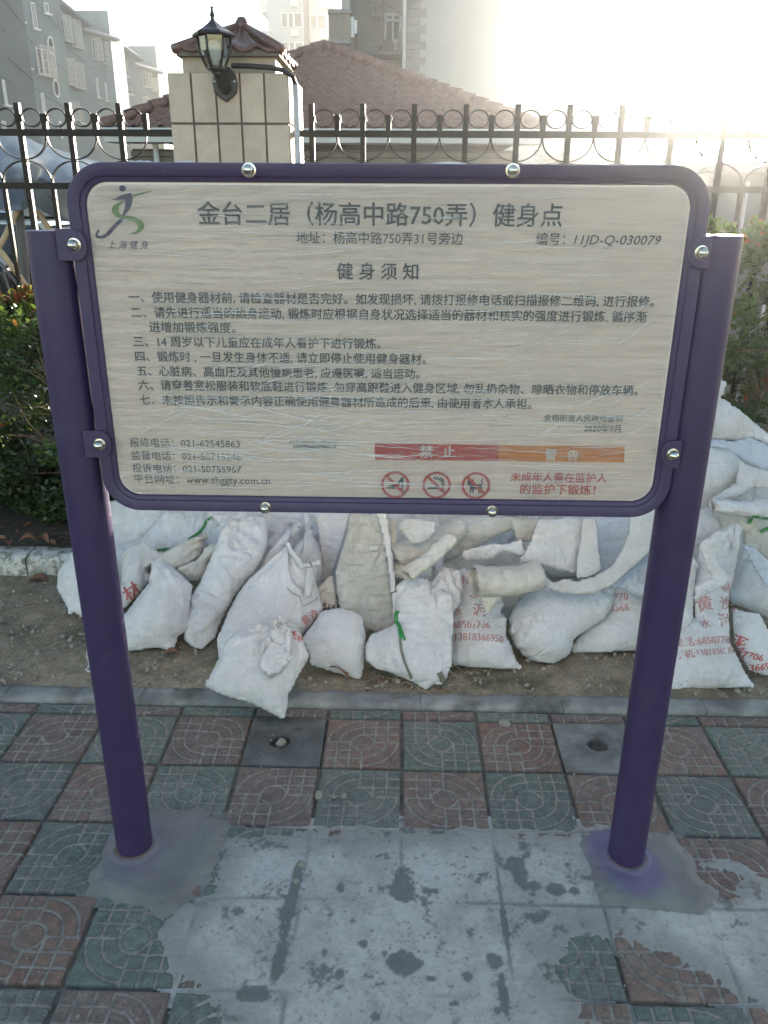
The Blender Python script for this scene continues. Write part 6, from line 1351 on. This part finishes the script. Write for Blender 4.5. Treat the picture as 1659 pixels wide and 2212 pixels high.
tarp = grid_mesh('tarpaulin', G[...,0], G[...,1], G[...,2], mat=m_tarp); tag(tarp, 'blue tarpaulin canopy sagging between poles behind the fence at left', 'tarpaulin')
m_bam = simple('bamboo', (.42,.30,.17), .5, var=.25, scale=12); m_pipe = simple('dark_pipe', (.10,.10,.095), .5)
def pole(u0, v0, y0, u1, v1, y1, r_, m, lab, g='poles under the tarpaulin'):
    a = on_y(u0, v0, y0); b = on_y(u1, v1, y1); mb = MB(); pts = [a.lerp(b, k/8) for k in range(9)]; rr_ = [r_*(1.12 if k % 2 else .95) if m is m_bam else r_ for k in range(9)]; mb.tube(pts, rr_, 8); return tag(mb.build('pole', m, smooth=True), lab, 'pole', g)
pole(38,455,6.5,-14,560,6.4,.022,m_bam,'bamboo pole slanting down left under the tarpaulin'); pole(-8,530,6.3,110,690,6.3,.020,m_bam,'bamboo pole slanting down right across the parked car'); pole(80,455,6.6,150,560,6.6,.020,m_bam,'short bamboo brace seen above the left post')
pole(38,425,6.55,70,760,6.55,.034,m_pipe,'upright dark pipe carrying the tarpaulin'); pole(-30,662,6.2,75,650,6.2,.019,m_bam,'level bamboo pole just above the hedge'); pole(0,568,6.25,100,690,6.25,.011,m_pipe,'thin grey rod beside the slanting bamboo'); pole(190,478,6.5,165,560,6.6,.02,m_bam,'bamboo pole hidden mostly by the board corner')
def car(x, y, rz, mat, lab, s=1.):
    root = empty('parked_car', (x, y, 0), lab, 'car', 'cars parked behind the fence'); root.rotation_euler[2] = rz
    L_, Wd = 4.3, 1.76; xs = [-2.15,-2.05,-1.6,-1.15,-.55,.1,.8,1.35,1.7,2.05,2.15]; belt = [.62,.74,.86,.90,.93,.94,.94,.93,.92,.85,.6]; low = [.35,.25,.22,.2,.2,.2,.2,.2,.22,.28,.38]; hwid = [.55,.72,.84,.87,.88,.88,.88,.87,.85,.75,.6]
    vs = []; n = len(xs)
    for i in range(n):
        w = hwid[i]; vs += [(xs[i],-w*.93,low[i]),(xs[i],-w,(low[i]+belt[i])/2),(xs[i],-w*.94,belt[i]),(xs[i],0,belt[i]+.04),(xs[i],w*.94,belt[i]),(xs[i],w,(low[i]+belt[i])/2),(xs[i],w*.93,low[i])]
    fs = [(i*7+k, i*7+(k+1)%7, (i+1)*7+(k+1)%7, (i+1)*7+k) for i in range(n-1) for k in range(7)]+[tuple(range(7)), tuple((n-1)*7+k for k in range(7))]
    b = MB().add(vs, fs).build('body', mat, root, auto=True, loc=(0,0,0)); subdiv(b)
    cab = [(-1.2,.92,.80),(-.45,1.40,.62),(.1,1.46,.64),(.9,1.44,.62),(1.65,.95,.76)]; vs = []
    for xx, zz, w in cab: vs += [(xx,-w,zz),(xx,w,zz)]
    base_ = [(xx,-.81,.92) for xx,_,_ in cab]
    vs2 = []
    for xx, zz, w in cab: vs2 += [(xx if zz > 1 else xx, -.82, .91), (xx, -w, zz), (xx, w, zz), (xx, .82, .91)]
    fs = [(i*4+k, i*4+k+1, (i+1)*4+k+1, (i+1)*4+k) for i in range(4) for k in range(3)]
    MB().add(vs2, fs).build('windows', m_win, root, loc=(0,0,0)); mb = MB()
    mb.hexa([(-.5,-.63,1.39),(.95,-.63,1.43),(.95,.63,1.43),(-.5,.63,1.39),(-.4,-.58,1.44),(.85,-.58,1.47),(.85,.58,1.47),(-.4,.58,1.44)]); mb.build('roof', mat, root, bevel=.02, loc=(0,0,0))
    for sgn in (-1, 1):
        for a_, b_ in (((-1.2,.82*sgn,.93),(-.46,.635*sgn,1.41)),((.12,.82*sgn,.93),(.14,.65*sgn,1.45)),((.92,.635*sgn,1.45),(1.66,.80*sgn,.95))): mb = MB(); mb.tube([a_, b_], .035, 6); mb.build('window_pillar', mat, root, loc=(0,0,0))
        for xw in (-1.35, 1.35):
            mb = MB(); mb.lathe([(0,-.1),(.31,-.1),(.33,-.06),(.33,.06),(.31,.1),(0,.1)], (xw, .78*sgn, .33), 20, 'Y'); w_ = mb.build('wheel', m_fence, root, loc=(0,0,0)); mb = MB(); mb.lathe([(0,-.105),(.2,-.105),(.21,.105),(0,.105)], (xw, .78*sgn, .33), 14, 'Y'); r2 = mb.build('rim', m_chrome, None); r2.parent = w_
        mb = MB(); mb.box((-.85,.86*sgn-.08,.93),(-.65,.86*sgn+.1*sgn+.08,1.06)); mb.build('mirror', mat, root, bevel=.03, loc=(0,0,0))
        mb = MB(); mb.box((-2.08,.5*sgn-.16,.62),(-1.9,.5*sgn+.16,.76)); mb.build('headlight', m_glass, root, bevel=.03, loc=(0,0,0))
        for xh in (-.05, .85): mb = MB(); mb.box((xh, .885*sgn-.012, .74), (xh+.2, .885*sgn+.012, .78)); mb.build('door_handle', mat, root, bevel=.008, loc=(0,0,0))
    return root
m_car = NT('white_car_paint'); m_car.set('Base Color', (.50,.56,.55,1)); m_car.set('Roughness', .2); m_car.set('Coat Weight', .6); m_car = m_car.m; m_car2 = NT('silver_car_paint'); m_car2.set('Base Color', (.40,.47,.54,1)); m_car2.set('Roughness', .25); m_car2.set('Metallic', .3); m_car2 = m_car2.m; m_car3 = NT('black_car_paint'); m_car3.set('Base Color', (.012,.012,.013,1)); m_car3.set('Roughness', .15); m_car3 = m_car3.m
car(-4.3, 8.3, 0.06, m_car, 'white car parked side-on behind the hedge at the left edge'); car(-7.9, 14.2, 1.15, m_car2, 'pale blue-silver car seen through the bamboo poles'); 
bx = empty('black_cover', (-3.4, 6.9, 0), 'black glossy covered bin standing before the white car', 'covered bin'); a = on_y(-20,515,6.9); b = on_y(66,605,6.9)
mb = MB(); mb.hexa([(a.x-.3,6.8,.1),(b.x,6.8,.1),(b.x,7.3,.1),(a.x-.3,7.3,.1),(a.x-.3,6.8,a.z),(b.x-.18,6.8,b.z+.1),(b.x-.18,7.3,b.z+.1),(a.x-.3,7.3,a.z)]); mb.build('cover', m_car3, bx, bevel=.03); mb = MB(); mb.box((a.x-.2,6.9,0),(b.x-.1,7.2,.1)); mb.build('base', m_pipe, bx)
so = empty('orange_signboard', on_y(152,492,14), 'orange signboard with white characters behind the tarpaulin', 'signboard')
def board_at(px, y, m, nm, root, th=.05):
    P_ = [on_y(u, v_, y) for u, v_ in px]; mb = MB(); mb.prism([(p.x, p.z) for p in P_], y, y+th); return mb.build(nm, m, root)
board_at([(118,466),(186,463),(186,560),(118,560)], 14, ink('signboard_orange', (.50,.17,.07)), 'panel', so)
for q in (118, 184): a = on_y(q, 560, 14.08); mb = MB(); mb.tube([(a.x, 14.09, 0), (a.x, 14.09, a.z)], .04, 6); mb.build('leg', m_pipe, so)
lettering('公', 131,474, 146,474, m_white_ink, y=13.97, parent=so); lettering('垃圾分类', 130,484, 157,484, m_white_ink, off=.01, y=13.97, parent=so); lettering('蔬', 142,497, 158,497, m_white_ink, off=.02, y=13.97, parent=so)
gr = empty('green_notice_board', on_y(205,490,14.5), 'low dark cabinet with a green picture panel beside the orange signboard', 'notice board'); board_at([(184,468),(262,466),(262,560),(184,560)], 14.5, m_pipe, 'cabinet', gr); board_at([(186,480),(258,478),(258,505),(186,505)], 14.45, ink('notice_green', (.10,.24,.10)), 'panel', gr, .04)
for q in range(4): board_at([(186+q*24,478),(187+q*24,478),(187+q*24,507),(186+q*24,507)], 14.4, m_wf, 'mullion', gr, .03)
# yard railing far behind, left
yr = empty('yard_railing', on_y(40,480,18), 'distant dark railing seen below the tarpaulin', 'railing')
a = on_y(-60,470,18); b = on_y(118,470,18); nb_ = 34
for z in (a.z, 1.3, .3): mb = MB(); mb.box((a.x,18-.02,z-.03),(b.x+3,18.02,z+.03)); mb.build('rail', m_pipe, yr)
for k in range(nb_): x = a.x+(b.x+3-a.x)*k/(nb_-1); mb = MB(); mb.box((x-.012,17.985,.05),(x+.012,18.015,a.z)); mb.build('bar', m_pipe, yr)
# kiosk and white pole in the glare at right
ki = empty('guard_kiosk', on_y(1600,480,6.6), 'grey metal kiosk behind the fence in the glare at right', 'kiosk'); a = on_y(1532,376,6.4); b = on_y(1720,376,6.4)
mb = MB(); mb.box((a.x, 6.4, 0), (b.x, 7.6, a.z)); mb.build('body', simple('kiosk_metal', (.16,.155,.14), .6), ki); mb = MB(); mb.box((a.x-.08, 6.3, a.z+.002), (b.x+.1, 7.7, a.z+.08)); mb.build('roof', m_q, ki, bevel=.01)
for q in range(3): x = a.x+.28+q*.27; mb = MB(); mb.box((x, 6.385, .1), (x+.02, 6.399, a.z-.05)); mb.build('door_seam', m_hw, ki)
p = on_y(1507,430,5.4); mb = MB(); mb.tube([(p.x,5.4,0),(p.x,5.4,on_y(1507,398,5.4).z)], .022, 10); tag(mb.build('white_post', m_hw, smooth=True), 'thin white post standing between the board and the kiosk', 'post')
# trees far at right in the glare
def tree(x, y, h, cr, seed, lab):
    r = random.Random(seed); root = empty('tree', (x, y, 0), lab, 'tree', 'trees beyond the fence'); mb = MB(); tips = []
    mb.tube([(0,0,0),(.05,.03,h*.3),(-.04,.05,h*.62)], [.14,.11,.07], 8)
    for k in range(9):
        a = 2.4*k; b0 = Vector((0,.04,h*(.3+.035*k))); e = b0+Vector((math.cos(a)*cr*.75, math.sin(a)*cr*.75, h*.22+.1*k)); mb.tube([b0, (b0+e)/2+Vector((0,0,.15)), e], [.05,.03,.012], 5, cap=False); tips.append(e)
    mb.build('trunk', m_twig, root, smooth=True, loc=(0,0,0)); V = []; F = []; TN = []
    for i in range(4200):
        e = r.choice(tips) if r.random() < .7 else Vector((0,0,h*.72)); p = e+Vector((r.gauss(0,1), r.gauss(0,1), r.gauss(.2,.8)))*cr*.28; L_ = r.uniform(.07,.14)
        M_ = Euler((r.uniform(0,6),r.uniform(0,6),r.uniform(0,6))).to_matrix(); k = len(V); V += ((LEAFV*L_)@np.array(M_.transposed())+np.array(p)).tolist(); F += [tuple(q+k for q in f) for f in LEAFF]; TN += [r.uniform(.1,.7)]*8
    o = mesh_obj('crown', V, F, m_leaf, root, True, loc=(0,0,0)); a = o.data.attributes.new('tone','FLOAT','POINT'); a.data.foreach_set('value', TN)
tree(8.8, 19., 3.6, 1.3, 5, 'small leafy tree lost in the glare at the right edge'); 

# ================================================================ HAZE
mb = MB(); mb.box((-250,-110,-1.2),(250,250,25.2)); hz = mb.build('haze'); hz['kind'] = 'stuff'
hm = bpy.data.materials.new('haze'); hm.use_nodes = True; nt = hm.node_tree; nt.nodes.clear(); ho = nt.nodes.new('ShaderNodeOutputMaterial'); hv = nt.nodes.new('ShaderNodeVolumePrincipled')
hv.inputs['Density'].default_value = .0015; hv.inputs['Anisotropy'].default_value = .90; hv.inputs['Color'].default_value = (.95,.975,1.,1); nt.links.new(hv.outputs[0], ho.inputs['Volume']); hz.data.materials.append(hm)
